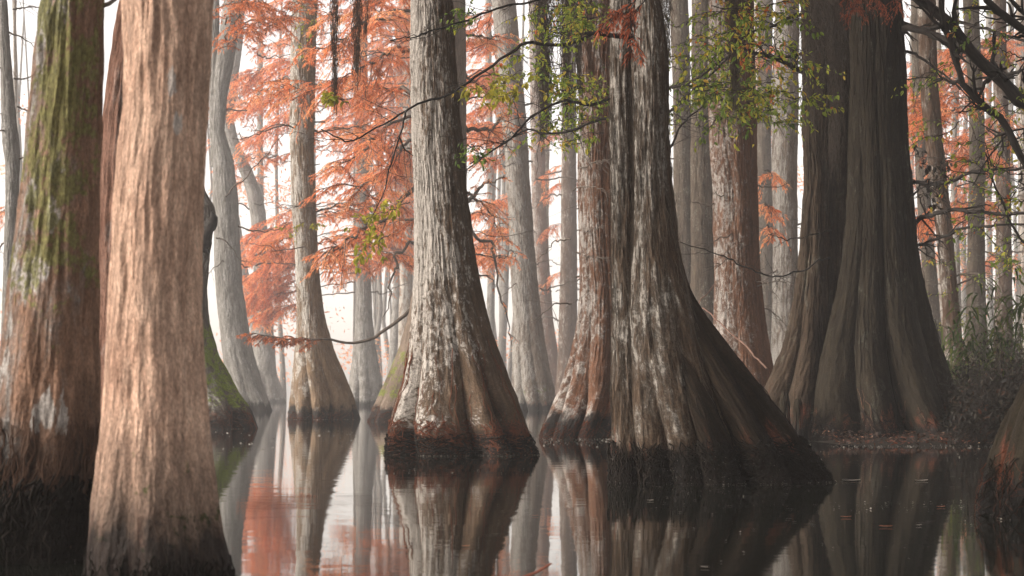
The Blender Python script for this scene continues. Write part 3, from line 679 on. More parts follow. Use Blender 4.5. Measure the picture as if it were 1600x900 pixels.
# trunks behind the giant, right
BR = []
for lab, prof, yb, mt, sd in [
    ('dark brown leaning trunk right behind the giant, dead leaves hanging before it', [(0, 1437, 1462), (150, 1441, 1470), (300, 1456, 1480), (420, 1466, 1490), (500, 1471, 1498), (580, 1472, 1506), (670, 1466, 1520)], 662, 'brownback', 181),
    ('narrow brown trunk squeezed between the giant and the dark leaning trunk', [(0, 1422, 1440), (200, 1428, 1448), (400, 1440, 1462), (560, 1446, 1472), (650, 1442, 1480)], 644, 'dgrey', 182),
    ('grey speckled trunk in the middle of the gap right of the giant', [(0, 1508, 1532), (200, 1511, 1534), (400, 1514, 1540), (540, 1512, 1546), (655, 1502, 1556)], 650, 'dgrey', 183),
    ('brown trunk second from the right edge, behind the long bare branches', [(0, 1552, 1572), (200, 1554, 1576), (400, 1556, 1580), (540, 1554, 1584), (648, 1546, 1592)], 645, 'brownback', 184),
    ('thin pale trunk directly right of the dark leaning trunk', [(0, 1489, 1499), (150, 1491, 1500), (250, 1486, 1494), (420, 1490, 1499), (640, 1486, 1503)], 636, 'pale', 185),
    ('thin pale trunk close by the right edge of the view', [(0, 1590, 1602), (200, 1588, 1600), (420, 1590, 1603), (640, 1586, 1608)], 634, 'grey', 186),
    ('thinnest pale trunk between the speckled and brown trunks on the right', [(0, 1540, 1548), (250, 1543, 1551), (420, 1542, 1550), (632, 1540, 1554)], 630, 'grey', 187)]:
    t, dd = simple(lab, prof, yb, B[mt], sd, na=110); BR.append((t, dd))

# ---------------------------------------------------------------- far misty trees
FAR = []
far = [
    (20, 4, 12, 632, 1, 'faint trunk in the mist left of the mossy trunk', 0),
    (432, 14, 34, 617, -20, 'ghostly leaning trunk in the fog left of the tan trunk', 60),
    (612, 12, 26, 620, 0, 'ghostly trunk in the fog left of the white-flaked trunk', 0),
    (640, 16, 34, 622, 0, 'ghostly broad trunk in the fog half behind the white-flaked trunk', 0),
    (412, 8, 16, 615, 2, 'ghostly thin trunk low in the fog beside the forked grey tree', 0),
    (764, 9, 20, 622, -6, 'faint trunk in the gap between white-flaked and whitish trunks', 0),
    (858, 10, 20, 621, 0, 'faint trunk behind the narrow brown trunk', 0),
    (1036, 14, 26, 634, 0, 'faint trunk beside the right stem of the dark double trunk', 0),
    (1098, 14, 26, 632, 0, 'faint trunk behind the green-spotted dark grey trunk', 0),
    (1196, 13, 24, 628, 0, 'faint trunk behind the narrow grey trunk', 0),
    (1230, 14, 28, 626, 0, 'faint trunk behind the pale grey trunk left of the giant', 0),
    (1258, 12, 24, 630, 0, 'faint trunk at the left edge of the bearded stems', 0),
    (1478, 9, 18, 628, 0, 'faint trunk behind the dark leaning trunk', 0),
    (1524, 10, 20, 624, 0, 'faint trunk behind the grey speckled trunk', 0),
    (1566, 9, 18, 622, 0, 'faint trunk behind the brown trunk near the right edge', 0),
    (1610, 12, 24, 630, 0, 'faint trunk cut by the right edge of the view', 0)]
for i, (x, wt, wb, yb, lean, lab, bend) in enumerate(far):
    yb = 616 + 2178 / min(165 + 6 * math.sin(i * 1.7), 2178 / max(.1, yb - 612)); d = D(yb); lean = lean + 7 * math.sin(i * 4.1); bend = bend + 6 * math.cos(i * 2.3)
    prof = []
    for y in (0, 150, 300, 420, 500, 550, 590, yb, yb + 6):
        u = min(1, y / yb)
        w = wt * (1 + .25 * u) + (wb - wt * 1.25) * max(0, (u - .72) / .28) ** 2
        cx = x + lean * (1 - u) * 3 + bend * -math.sin(u * 3.0) * .5 + 4 * math.sin(u * 5 + i * 2.2)
        prof.append((y, cx - w / 2, cx + w / 2))
    t = tree('bald_cypress', lab, G_FAR, at=(X0(prof, d), d))
    trunk(t, [dict(d=d, prof=prof)], B['grey' if i % 3 else 'tan'], 'f%d' % i, seed=300 + i, lobes=6, amp=(.05, .4), zf=1.2, dz=.07, na=48, rough=.03)
    FAR.append((t, d, x))
# far bent tree, pale, in the bright gap
pb = [(60, 366, 380), (120, 352, 372), (185, 346, 364), (220, 352, 372), (260, 372, 392), (300, 386, 408), (340, 392, 416), (420, 396, 422), (500, 398, 426), (570, 394, 430), (622, 386, 438)]
d = D(632)
t = tree('bald_cypress', 'ghostly bent trunk in the bright fog beside the forked grey tree', G_FAR, at=(X0(pb, d), d))
trunk(t, [dict(d=d, prof=pb)], B['grey'], 'fb', seed=340, lobes=6, amp=(.05, .4), zf=1.2, dz=.06, na=70, rough=.03)
FAR.append((t, d, 400))

# the wood beyond, one pale mass of trunks
acc = Acc()
for i in range(64):
    dd = R.uniform(175, 235); xx = R.uniform(-.3, .3) * dd; r = R.uniform(.14, .4)
    q = np.array([[xx, dd, -.2], [xx + R.normal(0, .1), dd, .8], [xx + R.normal(0, .2), dd, 3], [xx + R.normal(0, .4), dd, 9], [xx + R.normal(0, .6), dd, 22], [xx + R.normal(0, .8), dd, 39]])
    tube(acc, q, np.array([2.2, 1.35, 1, .8, .6, .35]) * r, 10)
o = acc.build('far_wood', B['grey']); tag(o, 'pale mass of distant trunks dissolving in the fog at the far shore', 'woods', None, 'stuff')

SHADE_CANOPY = [(t13, 2.2, 15.8, 6.5, 9.0, 3.4, 14000), (t17, 5.2, 30, 9.2, 13, 4.6, 20000), (None, 8.5, 23.5, 8, 11, 4.0, 15000), (t21, 4.5, 11, 6, 9, 3.2, 12000), (t15, 4.2, 38, 12, 15, 4.2, 14000),
          (t12, .9, 33, 10, 12, 3.8, 13000), (t16, 8, 60, 18, 22, 4.2, 11000), (t14a, 5, 70, 20, 24, 3.6, 9000), (t9, -.8, 21.5, 8, 11, 3.2, 11000), (t14b, 5.5, 60, 18, 22, 3.8, 9000),
          (BR[0][0], 9.5, 46, 13.5, 17, 4.0, 13000), (BR[2][0], 15, 62, 18.5, 22, 4.2, 11000), (BR[3][0], 18, 72, 21, 25, 4.4, 11000)]

# ================================================================== branches and foliage
def crown(t, limbs, lmat='needle', bmat='limb', cname='crown'):
    la = Acc()
    for L in limbs:
        k = dict(L); pts = k.pop('p'); ba = Acc()
        spray_limb(ba, la, pts, **k)
        ba.build('branch', M[bmat], t, t.location)
    if la.v: la.build(cname, M[lmat], t, t.location, smooth=False)

def rl(x0, x1, y0, y1, slope, d, n, **kw):
    """n random limbs whose pixel starts fall in a window, falling to the left by slope"""
    out = []
    for _ in range(n):
        xs, ys = R.uniform(x0, x1), R.uniform(y0, y1); ln = R.uniform(.6, 1.2) * kw.get('len', 150)
        k = {q: v for q, v in kw.items() if q != 'len'}
        out.append(dict(p=px([(xs, ys), (xs - ln * .5, ys + ln * .5 * slope * .6), (xs - ln, ys + ln * slope)], (d + R.uniform(-1, 1), d + R.uniform(-3, 3))), **k))
    return out

# rear tree: long limbs reaching left behind the white-flaked trunk
dd = d9b
lim = [
    dict(p=px([(668, 268), (640, 292), (612, 320), (560, 360), (505, 398)], (dd, dd - 2)), r0=.075, side=1.3, ns=22, t0=.25),
    dict(p=px([(668, 60), (640, 76), (600, 96), (560, 118), (505, 142)], (dd, dd - 3)), r0=.05, side=1.4, ns=24),
    dict(p=px([(668, 150), (640, 146), (600, 138), (545, 128), (492, 131), (440, 128)], (dd, dd + 2)), r0=.07, side=1.5, ns=26),
    dict(p=px([(668, 172), (640, 178), (600, 205), (560, 236), (520, 262)], (dd, dd - 2)), r0=.05, side=1.3, ns=22),
    dict(p=px([(668, 330), (640, 338), (590, 356), (540, 380), (500, 415)], (dd, dd + 2)), r0=.05, side=1.2, ns=20),
    dict(p=px([(664, 222), (640, 232), (600, 262), (560, 282), (500, 300)], (dd, dd - 1)), r0=.05, side=1.3, ns=22),
    dict(p=px([(664, 20), (620, 30), (570, 40), (520, 66), (480, 80)], (dd, dd - 2)), r0=.05, side=1.5, ns=22),
    dict(p=px([(664, -30), (610, -20), (560, 5), (510, 20)], (dd, dd + 2)), r0=.05, side=1.5, ns=22),
]
for L in lim: L.update(dens=1.7, ll=.10, lw=.014, droop=.34, side=L['side'] * 1.1, ns=int(L['ns'] * 1.25), tint=(.08, .9))
# bare-ended low limb with a little foliage at its far end
lim.append(dict(p=px([(662, 470), (634, 488), (600, 512), (566, 533), (515, 535), (462, 537), (420, 530), (388, 522)], (dd, dd - 1)), r0=.06, side=.8, ns=26, t0=.60, ll=.10, lw=.016, dens=1.4, tint=(.0, .3), amp=.12))
lim.append(dict(p=px([(655, 380), (640, 394), (628, 410), (624, 440), (612, 470), (598, 500)], (dd - 1, dd - 2)), r0=.045, side=.3, ns=3, dens=.3))
# right side
lim += [
    dict(p=px([(716, 318), (740, 300), (762, 286), (788, 274)], (dd, dd - 1)), r0=.07, side=.8, ns=8, dens=.5),
    dict(p=px([(716, 215), (745, 196), (770, 184), (800, 176)], (dd, dd + 2)), r0=.07, side=1.1, ns=16),
    dict(p=px([(716, 110), (745, 130), (775, 150), (800, 172)], (dd, dd + 2)), r0=.04, side=1.1, ns=16),
    dict(p=px([(722, 300), (748, 330), (780, 352), (800, 380)], (dd, dd + 2)), r0=.04, side=.9, ns=14),
    dict(p=px([(726, 345), (752, 372), (772, 390), (776, 430), (792, 480), (800, 540)], (dd - 1, dd)), r0=.05, side=.5, ns=6, dens=.4),
    dict(p=px([(722, 432), (748, 430), (764, 432), (775, 450)], dd - .5), r0=.04, side=.3, ns=3, dens=.3),
    dict(p=px([(718, 60), (740, 70), (770, 62), (800, 50)], (dd, dd + 2)), r0=.04, side=1.0, ns=14),
    dict(p=px([(724, 400), (750, 405), (785, 398), (805, 402)], (dd, dd + 3)), r0=.03, side=.7, ns=10)]
crown(t9b, lim)

# misty tree 570: the broad rust mass behind the tan trunk
dd = d8
def soft(pl, dz=(0, 2), **kw):
    return dict(dict(p=px(pl, (dd + dz[0], dd + dz[1])), r0=.05, side=2.3, ns=26, dens=.95, ll=.155, lw=.026, droop=.42, tint=(.15, .85), amp=.15), **kw)
lim = [soft([(566, 372), (520, 372), (470, 384), (430, 402), (385, 440)], side=2.6, ns=44, t0=.45, dens=.9),
       soft([(566, 340), (520, 340), (470, 346), (430, 362), (388, 392)], side=2.4, ns=40, t0=.45, dens=.9),
       soft([(566, 400), (520, 400), (470, 412), (430, 436), (386, 476)], side=2.2, ns=40, t0=.5, dens=.9),
       soft([(566, 425), (520, 430), (470, 440), (430, 456), (400, 480)], (0, 4), side=1.8, ns=30, t0=.55, dens=.9),
       soft([(566, 318), (520, 316), (470, 322), (440, 330), (400, 350)], (0, 4), side=1.8, ns=24, t0=.5),
       soft([(566, 100), (520, 92), (470, 96), (420, 106), (372, 124)], side=2.8, ns=50, t0=.3),
       soft([(566, 128), (520, 126), (470, 132), (425, 150), (372, 176)], (0, 4), side=2.8, ns=50, t0=.3),
       soft([(566, 165), (520, 166), (470, 172), (430, 190), (386, 222)], side=2.4, ns=36, t0=.35),
       soft([(566, 235), (520, 236), (470, 240), (440, 246), (405, 262)], (0, 3), side=1.4, ns=18, t0=.4)]
for y in (-30, -10, 8, 26, 44, 62, 80, 98, 116, 134, 152, 170, 188, 206, 224, 242, 260, 278, 296, 314, 332, 350, 368, 386, 404):
    x0, x1 = (568, R.uniform(636, 672)) if R.random() < .5 else (R.uniform(640, 668), R.uniform(494, 530))
    lim.append(soft([(x0, y), ((x0 + x1) / 2, y + R.uniform(-6, 10)), (x1, y + R.uniform(10, 34))], (R.uniform(-3, 3), R.uniform(-3, 3)), ns=24, side=2.2, dens=.85))
for y, x1 in ((352, 384), (384, 378), (412, 380), (440, 388), (462, 396), (478, 404)):
    lim.append(soft([(566, y - 22), (500, y - 18), (450, y - 4), (415, y + 8), (x1, y + 22)], (1, 5), side=2.0, ns=34, t0=.5, dens=1.1))
for y in (-12, 20, 50):
    lim.append(soft([(566, y + 10), (530, y), (490, y + 4), (440, y + 16), (400, y + 34)], (1, 4), side=2.2, ns=30, t0=.3, dens=.6))
crown(t8, lim)
dd = d7
lim = [dict(p=px([(480, 420), (510, 408), (560, 396), (600, 392), (640, 400)], (dd, dd - 2)), side=1.2, ns=22),
    dict(p=px([(480, 330), (510, 325), (560, 316), (610, 296)], (dd + 1, dd + 3)), side=1.3, ns=22),
    dict(p=px([(480, 200), (510, 205), (560, 196), (610, 182)], (dd + 1, dd + 3)), side=1.2, ns=20),
    dict(p=px([(470, 130), (444, 128), (418, 140), (396, 150)], (dd + 1, dd + 4)), side=.8, ns=14),
    dict(p=px([(470, 370), (450, 372), (426, 388), (404, 402)], (dd + 1, dd + 4)), side=.8, ns=14)]
for L in lim: L.update(r0=.035, ll=.10, lw=.015, droop=.42, dens=1.3, tint=(.05, .8), amp=.2)
crown(t7, lim)
# twig of yellow leaves close to the tan trunk
a = Acc(); b = Acc()
for pl in [[(476, -10), (474, 30), (468, 60), (462, 85)], [(490, -10), (492, 30), (486, 52), (480, 66)], [(478, 345), (470, 352), (455, 358), (448, 362)], [(484, 345), (492, 352), (500, 350)]]:
    a = Acc(); leafy_limb(a, b, px(pl, d7 - 1.4), .012, .35, 6, 9, .11, tint=(.1, .5)); a.build('twig', M['limb'], t7, t7.location)
b.build('yellow_leaves', M['leaf_yellow'], t7, t7.location, smooth=False)

# forked grey tree: dark rust sprays at the upper left
lim = [dict(p=px([(352, 40), (395, 22), (430, 8), (470, -6)], (CV(36), CV(34))), ns=16), dict(p=px([(350, 66), (380, 30), (410, 10), (430, -10)], (CV(36), CV(34))), ns=14),
       dict(p=px([(345, 75), (365, 62), (392, 46), (405, 42)], (CV(36), CV(35))), ns=12), dict(p=px([(340, 18), (370, 8), (400, 2)], (CV(35), CV(34))), ns=12), dict(p=px([(420, 50), (452, 22), (470, 5), (490, -8)], (CV(36), CV(35))), ns=12)]
for L in lim: L.update(r0=.022, side=.9, ns=22, ll=.09, lw=.014, tint=(.1, .6), dens=1.1)
crown(t6, lim)
a = Acc()
for pl in [[(352, 305), (372, 290), (395, 268), (450, 205)], [(338, 372), (352, 378), (372, 400), (385, 410)], [(372, 352), (395, 360), (430, 356), (455, 348)]]:
    a = Acc(); q = wiggle(px(pl, CV(40)), .25, 20); tube(a, q, np.linspace(.024, .007, 20), 5); bare_twigs(a, q, .01, 6, .6); a.build('branch', M['limb'], t6, t6.location)

# whitish pair: orange behind, right of the hero
crown(t10, [dict(p=px([(802, y), (775, y + R.uniform(-14, 6)), (R.uniform(722, 742), y + R.uniform(-10, 24))], (d10 + R.uniform(2, 5), d10 + R.uniform(1, 7))), r0=.04, side=1.7, ns=20, dens=.85, ll=.14, lw=.025, droop=.45, amp=.2) for y in (30, 70, 100, 130, 165, 190, 215, 240, 330, 355, 380, 400, 120, 60)] +
      [dict(p=px([(800, 15), (770, 8), (740, 18), (720, 30)], (d10 + 2, d10)), r0=.04, side=1.3, ns=16, ll=.12, lw=.02)])
crown(t11, [dict(p=px([(888, y), (868, y + 8), (845, y + 22)], (d11 + 2, d11 + 4)), r0=.03, side=R.uniform(.8, 1.4), ns=16, ll=.13, lw=.022, dens=1.0, droop=.7) for y in (200, 255, 285, 345, 425)] +
      [dict(p=px([(890, y), (905, y + 6), (915, y + 20)], (d11 + 1, d11 + 4)), r0=.03, side=.8, ns=10, ll=.13, lw=.022) for y in (280, 420, 60)])
crown(t15b, [dict(p=px([(1196, y), (1204, y + 4), (1214, y + 14)], (d15 + 14, d15 + 15)), r0=.02, side=.6, ns=9, ll=.12, lw=.018, dens=.8, droop=.7) for y in (266, 318, 350, 80)])

# far trees: soft orange clouds of foliage
for (t, d, x) in FAR:
    if x in (432, 400, 412): win = (400, 450, 60, 380, 3)
    elif x in (612, 640): win = (560, 660, -10, 420, 3)
    elif x in (20, 44): win = (20, 70, 120, 330, 1)
    elif x in (764, 786, 858): win = (760, 830, 60, 430, 2)
    elif x >= 1478: win = (1440 + (x - 1478), 1480 + (x - 1478), 40, 420, 6)
    elif x in (1196, 1258, 1098): win = (1200, 1250, 0, 300, 2)
    else: continue
    crown(t, rl(*win[:4], .22, d - 2, win[4], len=80, r0=.07, side=2.6 * min(1, d / 90), ns=14, dens=.42, ll=.2, lw=.04, droop=.3))
for (t, dd_), n in zip(BR, (3, 3, 7, 6, 4, 4, 4)):
    x = (t.location.x / dd_) * F + 800
    crown(t, rl(x, x + 25, 60, 330, .12, dd_ + 3, n, len=70, r0=.03, side=1.5, ns=18, dens=.9, ll=.12, lw=.02, tint=(.05, .7), droop=.5))


# small yellow-green leaves along twigs of the trunks behind the giant
for (t, dd_), n in zip(BR, (9, 4, 11, 9, 5, 5, 4)):
    x = (t.location.x / dd_) * F + 800; b = Acc()
    for _ in range(n):
        y = R.uniform(30, 520); sg = R.choice([-1, 1]); a = Acc()
        leafy_limb(a, b, px([(x + sg * 4, y), (x + sg * 25, y + R.uniform(-12, 6)), (x + sg * R.uniform(40, 70), y + R.uniform(-10, 24))], dd_ - .6), .009, .6, 8, 7, .085, tint=(.25, .95))
        a.build('twig', M['limb_dark'], t, t.location)
    b.build('leaves', M['leaf'], t, t.location, smooth=False)
# peach-coloured crowns of the wood beyond
a = Acc()
for _ in range(56):
    dd_ = R.uniform(170, 232); c = np.array([R.uniform(-.3, .3) * dd_, dd_, R.choice([R.uniform(1.5, 6), R.uniform(6, 26)])]); m = 420
    o = c + R.normal(0, 1, (m, 3)) * [2.2, 2.0, .8]; o[:, 2] = np.maximum(o[:, 2], .3)
    quads(a, o, R.normal(size=(m, 3)) + [.8, 0, -.4], R.uniform(.25, .6, m), R.uniform(.08, .16, m), np.clip(R.normal(R.uniform(.3, .8), .15, m), 0, .93))
tag(a.build('far_foliage', M['needle'], None, (0, 0, 0), False), 'peach coloured haze of distant autumn foliage along the far shore', 'foliage', None, 'stuff')
# pale quads standing in for the sparkle of droplets on the wet feet
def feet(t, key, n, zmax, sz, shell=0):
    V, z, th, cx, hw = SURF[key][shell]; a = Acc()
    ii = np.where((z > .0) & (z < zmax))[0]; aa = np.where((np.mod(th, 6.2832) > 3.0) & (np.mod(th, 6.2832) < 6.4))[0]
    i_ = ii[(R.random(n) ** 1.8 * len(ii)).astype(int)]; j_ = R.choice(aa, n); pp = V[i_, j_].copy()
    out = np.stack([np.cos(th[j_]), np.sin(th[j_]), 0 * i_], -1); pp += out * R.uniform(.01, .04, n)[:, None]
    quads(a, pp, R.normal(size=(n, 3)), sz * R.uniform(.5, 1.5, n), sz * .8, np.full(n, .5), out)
    a.build('droplet_glints', M['scum'], t, t.location, smooth=False)
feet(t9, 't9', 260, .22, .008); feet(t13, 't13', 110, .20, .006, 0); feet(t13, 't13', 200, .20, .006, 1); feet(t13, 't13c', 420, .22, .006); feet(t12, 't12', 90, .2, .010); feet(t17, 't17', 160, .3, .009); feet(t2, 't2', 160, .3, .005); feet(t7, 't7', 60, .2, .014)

# rust sprays hanging at the tops of the double trunk and the giant
def tuft(t, pls, d, mat='needle_dark', **kw):
    crown(t, [dict(p=pxh(pl, d), **dict(dict(r0=.008, side=.22, ns=9, dens=1.0, ll=.06, lw=.008, droop=.6, k=4), **kw)) for pl in pls], mat, 'limb_dark')
tuft(t13, [[(1000, -12), (985, 10), (962, 26), (940, 40)], [(990, 8), (985, 34), (988, 62), (990, 82)], [(1010, -5), (995, 14), (975, 20), (955, 16)]], 13.75)
tuft(t17, [[(1322, -20), (1334, -4), (1342, 10)], [(1355, -14), (1345, -2), (1330, 14)], [(1350, -8), (1370, 0), (1382, 12)], [(1398, -10), (1402, 0), (1404, 12)]], 24.2, ns=10, side=.35)


# thin grey bare twigs leaving the middle trunks
def twiggy(t, n, y0, y1, ln, mat='limb', side=.7):
    x0, d0 = t.location.x, t.location.y; xp = x0 / d0 * F + 800
    for _ in range(n):
        a = Acc()
        y = R.uniform(y0, y1); s = R.choice([-1, 1]); L = ln * R.uniform(.5, 1.3)
        q = wiggle(px([(xp + s * 4, y), (xp + s * (8 + L * .5), y + R.uniform(-14, 10)), (xp + s * (10 + L), y + R.uniform(-22, 40))], (d0, d0 + R.uniform(-1.5, 1))), .35, 18)
        r = R.uniform(.006, .016) * d0 / 30; tube(a, q, np.linspace(r, r * .25, 18), 4); bare_twigs(a, q, r * .45, 5, side, .12, 1)
        a.build('branch', M[mat], t, t.location)
for t, n, y0, y1, ln in [(t9b, 14, 20, 440, 150), (t7, 14, 60, 420, 110), (t8, 10, 50, 480, 90), (t6, 7, 40, 420, 80), (t10, 10, 60, 480, 70), (t10b, 8, 100, 480, 50), (t11, 10, 100, 520, 50), (t12, 12, 180, 480, 70), (t14a, 8, 180, 460, 60), (t15, 10, 220, 520, 80), (t16, 10, 200, 500, 60), (BR[0][0], 12, 60, 450, 80), (BR[2][0], 14, 60, 520, 70), (BR[3][0], 12, 60, 500, 60), (t1, 6, 60, 420, 60)]:
    twiggy(t, n, y0, y1, ln)

# ---------------------------------------------------------------- giant's bare limbs
def bare(t, pls, mat='limb_dark', tw=8, side=.5):
    for pl, d, r0, r1, *rest in pls:
        if t is t17 and pl[0][0] > 1390: pl = [(pl[0][0] - 55, pl[0][1] - 4)] + list(pl); d = (26.2, d[1]) if hasattr(d, '__len__') else d
        a = Acc(); n = 30; q = wiggle(pxh(pl, d), .07, n); tube(a, q, np.linspace(r0, r1, n), 7, lump=.25); bare_twigs(a, q, r1 * 1.6, rest[0] if rest else tw, side)
        a.build('branch', M[mat], t, t.location)
bare(t17, [
    ([(1396, 38), (1440, 48), (1480, 66), (1530, 98), (1570, 132), (1620, 165), (1680, 190)], (24.2, 21), .055, .045),
    ([(1395, 36), (1450, 46), (1500, 40), (1550, 48), (1610, 66)], (24.3, 23), .035, .02),
    ([(1408, 76), (1440, 92), (1470, 112), (1500, 140)], (24.2, 23.4), .03, .012),
    ([(1410, 124), (1440, 124), (1475, 126)], (24.2, 23.8), .015, .006),
    ([(1412, 282), (1440, 278), (1485, 273), (1540, 258), (1600, 252), (1650, 255)], (24.4, 22.5), .034, .016, 14),
    ([(1415, 356), (1450, 342), (1500, 328), (1550, 334), (1620, 330)], (24.5, 23), .042, .022, 14),
    ([(1420, 388), (1450, 380), (1490, 364), (1540, 352), (1610, 350)], (24.5, 23.5), .032, .016, 10),
    ([(1420, 310), (1440, 292), (1462, 284), (1480, 276)], (24.4, 23.9), .02, .008),
    ([(1268, 118), (1240, 106), (1215, 92), (1185, 84), (1160, 78)], (25.2, 24), .05, .02),
    ([(1270, 74), (1245, 86), (1215, 88)], (25, 24.4), .022, .012),
    ([(1270, 20), (1235, 24), (1200, 40), (1150, 60), (1112, 92)], (25, 23), .03, .010),
    ([(1300, 402), (1270, 404), (1225, 414), (1180, 412), (1130, 405), (1062, 378)], (24.8, 20), .014, .005, 14),
    ([(1300, 360), (1270, 366), (1230, 372), (1200, 366)], (24.8, 23), .010, .004, 8)])
a = Acc(); q = wiggle(px([(1120, 440), (1092, 474), (1112, 492), (1150, 530), (1178, 556), (1198, 576)], (d15, d15 - 4)), .06, 26); tube(a, q, np.linspace(.009, .018, 26), 6, lump=.3); a.build('branch', plain_mat('bare_pink_wood', (.07, .04, .03), (.19, .11, .08), 30), t15, t15.location)
# a bare-limbed tree just outside the right edge sends thick arms into view
pS = [(0, 1690, 1722), (200, 1688, 1724), (400, 1686, 1728), (560, 1682, 1736), (720, 1670, 1750)]
dS = CV(20.5)
tS = tree('swamp_tree', 'dark tree at the right edge whose thick bare arms cross the upper right corner', None, at=(X0(pS, dS), dS))
trunk(tS, [dict(d=dS, prof=pS)], B['brownback'], 'tS', seed=55, lobes=6, amp=(.04, .3), dz=.03, na=90)
bare(tS, [
    ([(1704, 240), (1650, 190), (1600, 155), (1556, 118), (1524, 82), (1490, 36), (1440, -2), (1410, -24)], (20.5, 20), .095, .05, 10),
    ([(1704, 380), (1640, 320), (1600, 256), (1562, 192), (1530, 168), (1502, 132), (1488, 80), (1474, 30), (1470, -20)], (20.5, 20), .05, .034, 14),
    ([(1704, 120), (1640, 70), (1600, 48), (1560, 18), (1534, -12)], (20.5, 20), .06, .04, 8),
    ([(1704, 60), (1650, 40), (1600, 22), (1570, -10)], (20.5, 20.2), .04, .02, 8),
    ([(1704, 440), (1660, 400), (1600, 380), (1560, 300), (1540, 240)], (20.5, 19.6), .02, .01, 8),
    ([(1704, 300), (1640, 220), (1590, 200), (1556, 230), (1520, 290)], (20.5, 21.5), .02, .008, 10)], side=.6)
a = Acc(); b = Acc()
for pl in [[(1600, 200), (1570, 230), (1540, 232)], [(1560, 190), (1530, 215), (1500, 225)], [(1600, 240), (1585, 290), (1560, 320)], [(1540, 30), (1510, 45), (1480, 30)], [(1600, 90), (1570, 80), (1540, 60)],
           [(1520, 85), (1470, 110), (1436, 130), (1425, 160)], [(1590, 300), (1560, 330), (1520, 335), (1490, 350)], [(1600, 100), (1580, 190), (1560, 210)], [(1640, 330), (1590, 370), (1560, 420)], [(1600, 30), (1565, 60), (1545, 100)], [(1500, 190), (1470, 210), (1440, 205)], [(1600, 270), (1550, 262), (1510, 250)], [(1580, 330), (1540, 360), (1500, 372)], [(1620, 300), (1590, 312), (1556, 300)], [(1560, 20), (1520, 12), (1480, 18)], [(1600, 150), (1570, 168), (1530, 165)], [(1540, 240), (1500, 262), (1470, 300)], [(1630, 420), (1600, 410), (1560, 430)]]:
    a = Acc(); leafy_limb(a, b, pxh(pl, R.uniform(19.5, 22.5)), .008, .34, 8, 5, .07, tint=(.25, .85), spread=.2); a.build('twig', M['limb_dark'], tS, tS.location)
b.build('crown', M['leaf'], tS, tS.location, smooth=False)
# dead leaves hanging in front of the dark leaning trunk
a = Acc(); b = Acc()
for pl in [[(1425, 215), (1440, 240), (1458, 262)], [(1425, 320), (1445, 305), (1470, 290)], [(1440, 240), (1460, 268), (1478, 300)], [(1440, 300), (1452, 312), (1468, 318)], [(1470, 230), (1476, 252), (1482, 270)], [(1588, 200), (1594, 225), (1598, 300)]]:
    a = Acc(); leafy_limb(a, b, pxh(pl, 23.6), .006, .22, 5, 5, .085, tint=(.0, .45), droop=.5); a.build('twig', M['limb_dark'], t17, t17.location)
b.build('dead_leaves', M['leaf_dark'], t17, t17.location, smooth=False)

# ---------------------------------------------------------------- broadleaf understory trees
pU = [(-200, 972, 990), (0, 972, 992), (300, 974, 996), (640, 970, 1000), (700, 966, 1004)]
dU = CV(20.0)
tU = tree('tupelo_tree', 'green and yellow leafed tree hidden behind the dark double trunk, branches reaching both ways', None, at=(X0(pU, dU), dU))
trunk(tU, [dict(d=dU, prof=pU)], B['brownback'], 'tU', seed=56, lobes=5, amp=(.03, .2), dz=.03, na=80)
a = Acc()
for pl, d, r0, r1, nt in [
    ([(980, 30), (940, 45), (900, 62), (860, 68), (820, 66), (800, 78), (745, 116), (700, 148), (664, 160), (634, 173), (590, 198), (555, 215), (530, 213), (502, 202)], (20, 17.4), .024, .006, 14),
    ([(980, 0), (900, -14), (830, 4), (790, 14), (730, 36), (680, 50), (645, 57), (610, 64)], (20, 17.5), .018, .006, 12),
    ([(634, 173), (630, 190), (624, 214), (619, 232), (610, 260), (600, 300), (580, 340)], (17.8, 17.6), .011, .004, 8),
    ([(624, 214), (632, 232), (645, 243)], (17.8, 18.2), .009, .005, 3),
    ([(980, 140), (930, 165), (880, 160), (830, 186), (800, 215), (765, 238), (735, 256)], (20, 19), .022, .007, 12),
    ([(980, 180), (930, 190), (890, 204), (850, 208), (820, 206), (770, 236), (726, 268)], (20, 20.5), .018, .007, 10),
    ([(985, 150), (1040, 140), (1080, 128), (1120, 100), (1145, 84), (1180, 70)], (20, 19), .022, .007, 10),
    ([(985, 220), (1040, 180), (1060, 165), (1100, 130), (1140, 92), (1160, 60)], (20, 19.5), .022, .008, 10),
    ([(985, 260), (1040, 240), (1060, 205), (1080, 180), (1110, 160)], (20, 21), .02, .007, 8)]:
    a = Acc(); q = wiggle(pxh(pl, d), .05, 44); tube(a, q, np.linspace(r0, r1, 44), 6, lump=.2); bare_twigs(a, q, r1 * 1.3, nt, .55)
    a.build('branch', M['limb_dark'], tU, tU.location)
a = Acc(); b = Acc()
def lw(n, x0, x1, y0, y1, d0, d1, tint, ll=.064, per=8, side=.42, ln=55):
    for _ in range(n):
        x, y = R.uniform(x0, x1), R.uniform(y0, y1); s = R.choice([-1, 1])
        a = Acc(); leafy_limb(a, b, pxh([(x, y), (x + s * ln * .5, y + R.uniform(-8, 8)), (x + s * ln, y + R.uniform(0, 26))], R.uniform(d0, d1)), .006, side, 7, per, ll, tint=tint); a.build('twig', M['limb_dark'], tU, tU.location)
lw(21, 1040, 1250, -10, 80, 18, 22, (.35, .95))
lw(15, 1045, 1215, 80, 150, 18.5, 22, (.3, .8))
lw(13, 1055, 1180, 120, 190, 18.5, 22, (.2, .7))
lw(16, 1170, 1245, 95, 175, 19, 23, (.5, .8), .07)
lw(15, 850, 945, -10, 60, 18.5, 22, (.35, .85))
lw(13, 850, 950, 70, 220, 18.5, 22, (.3, .8))
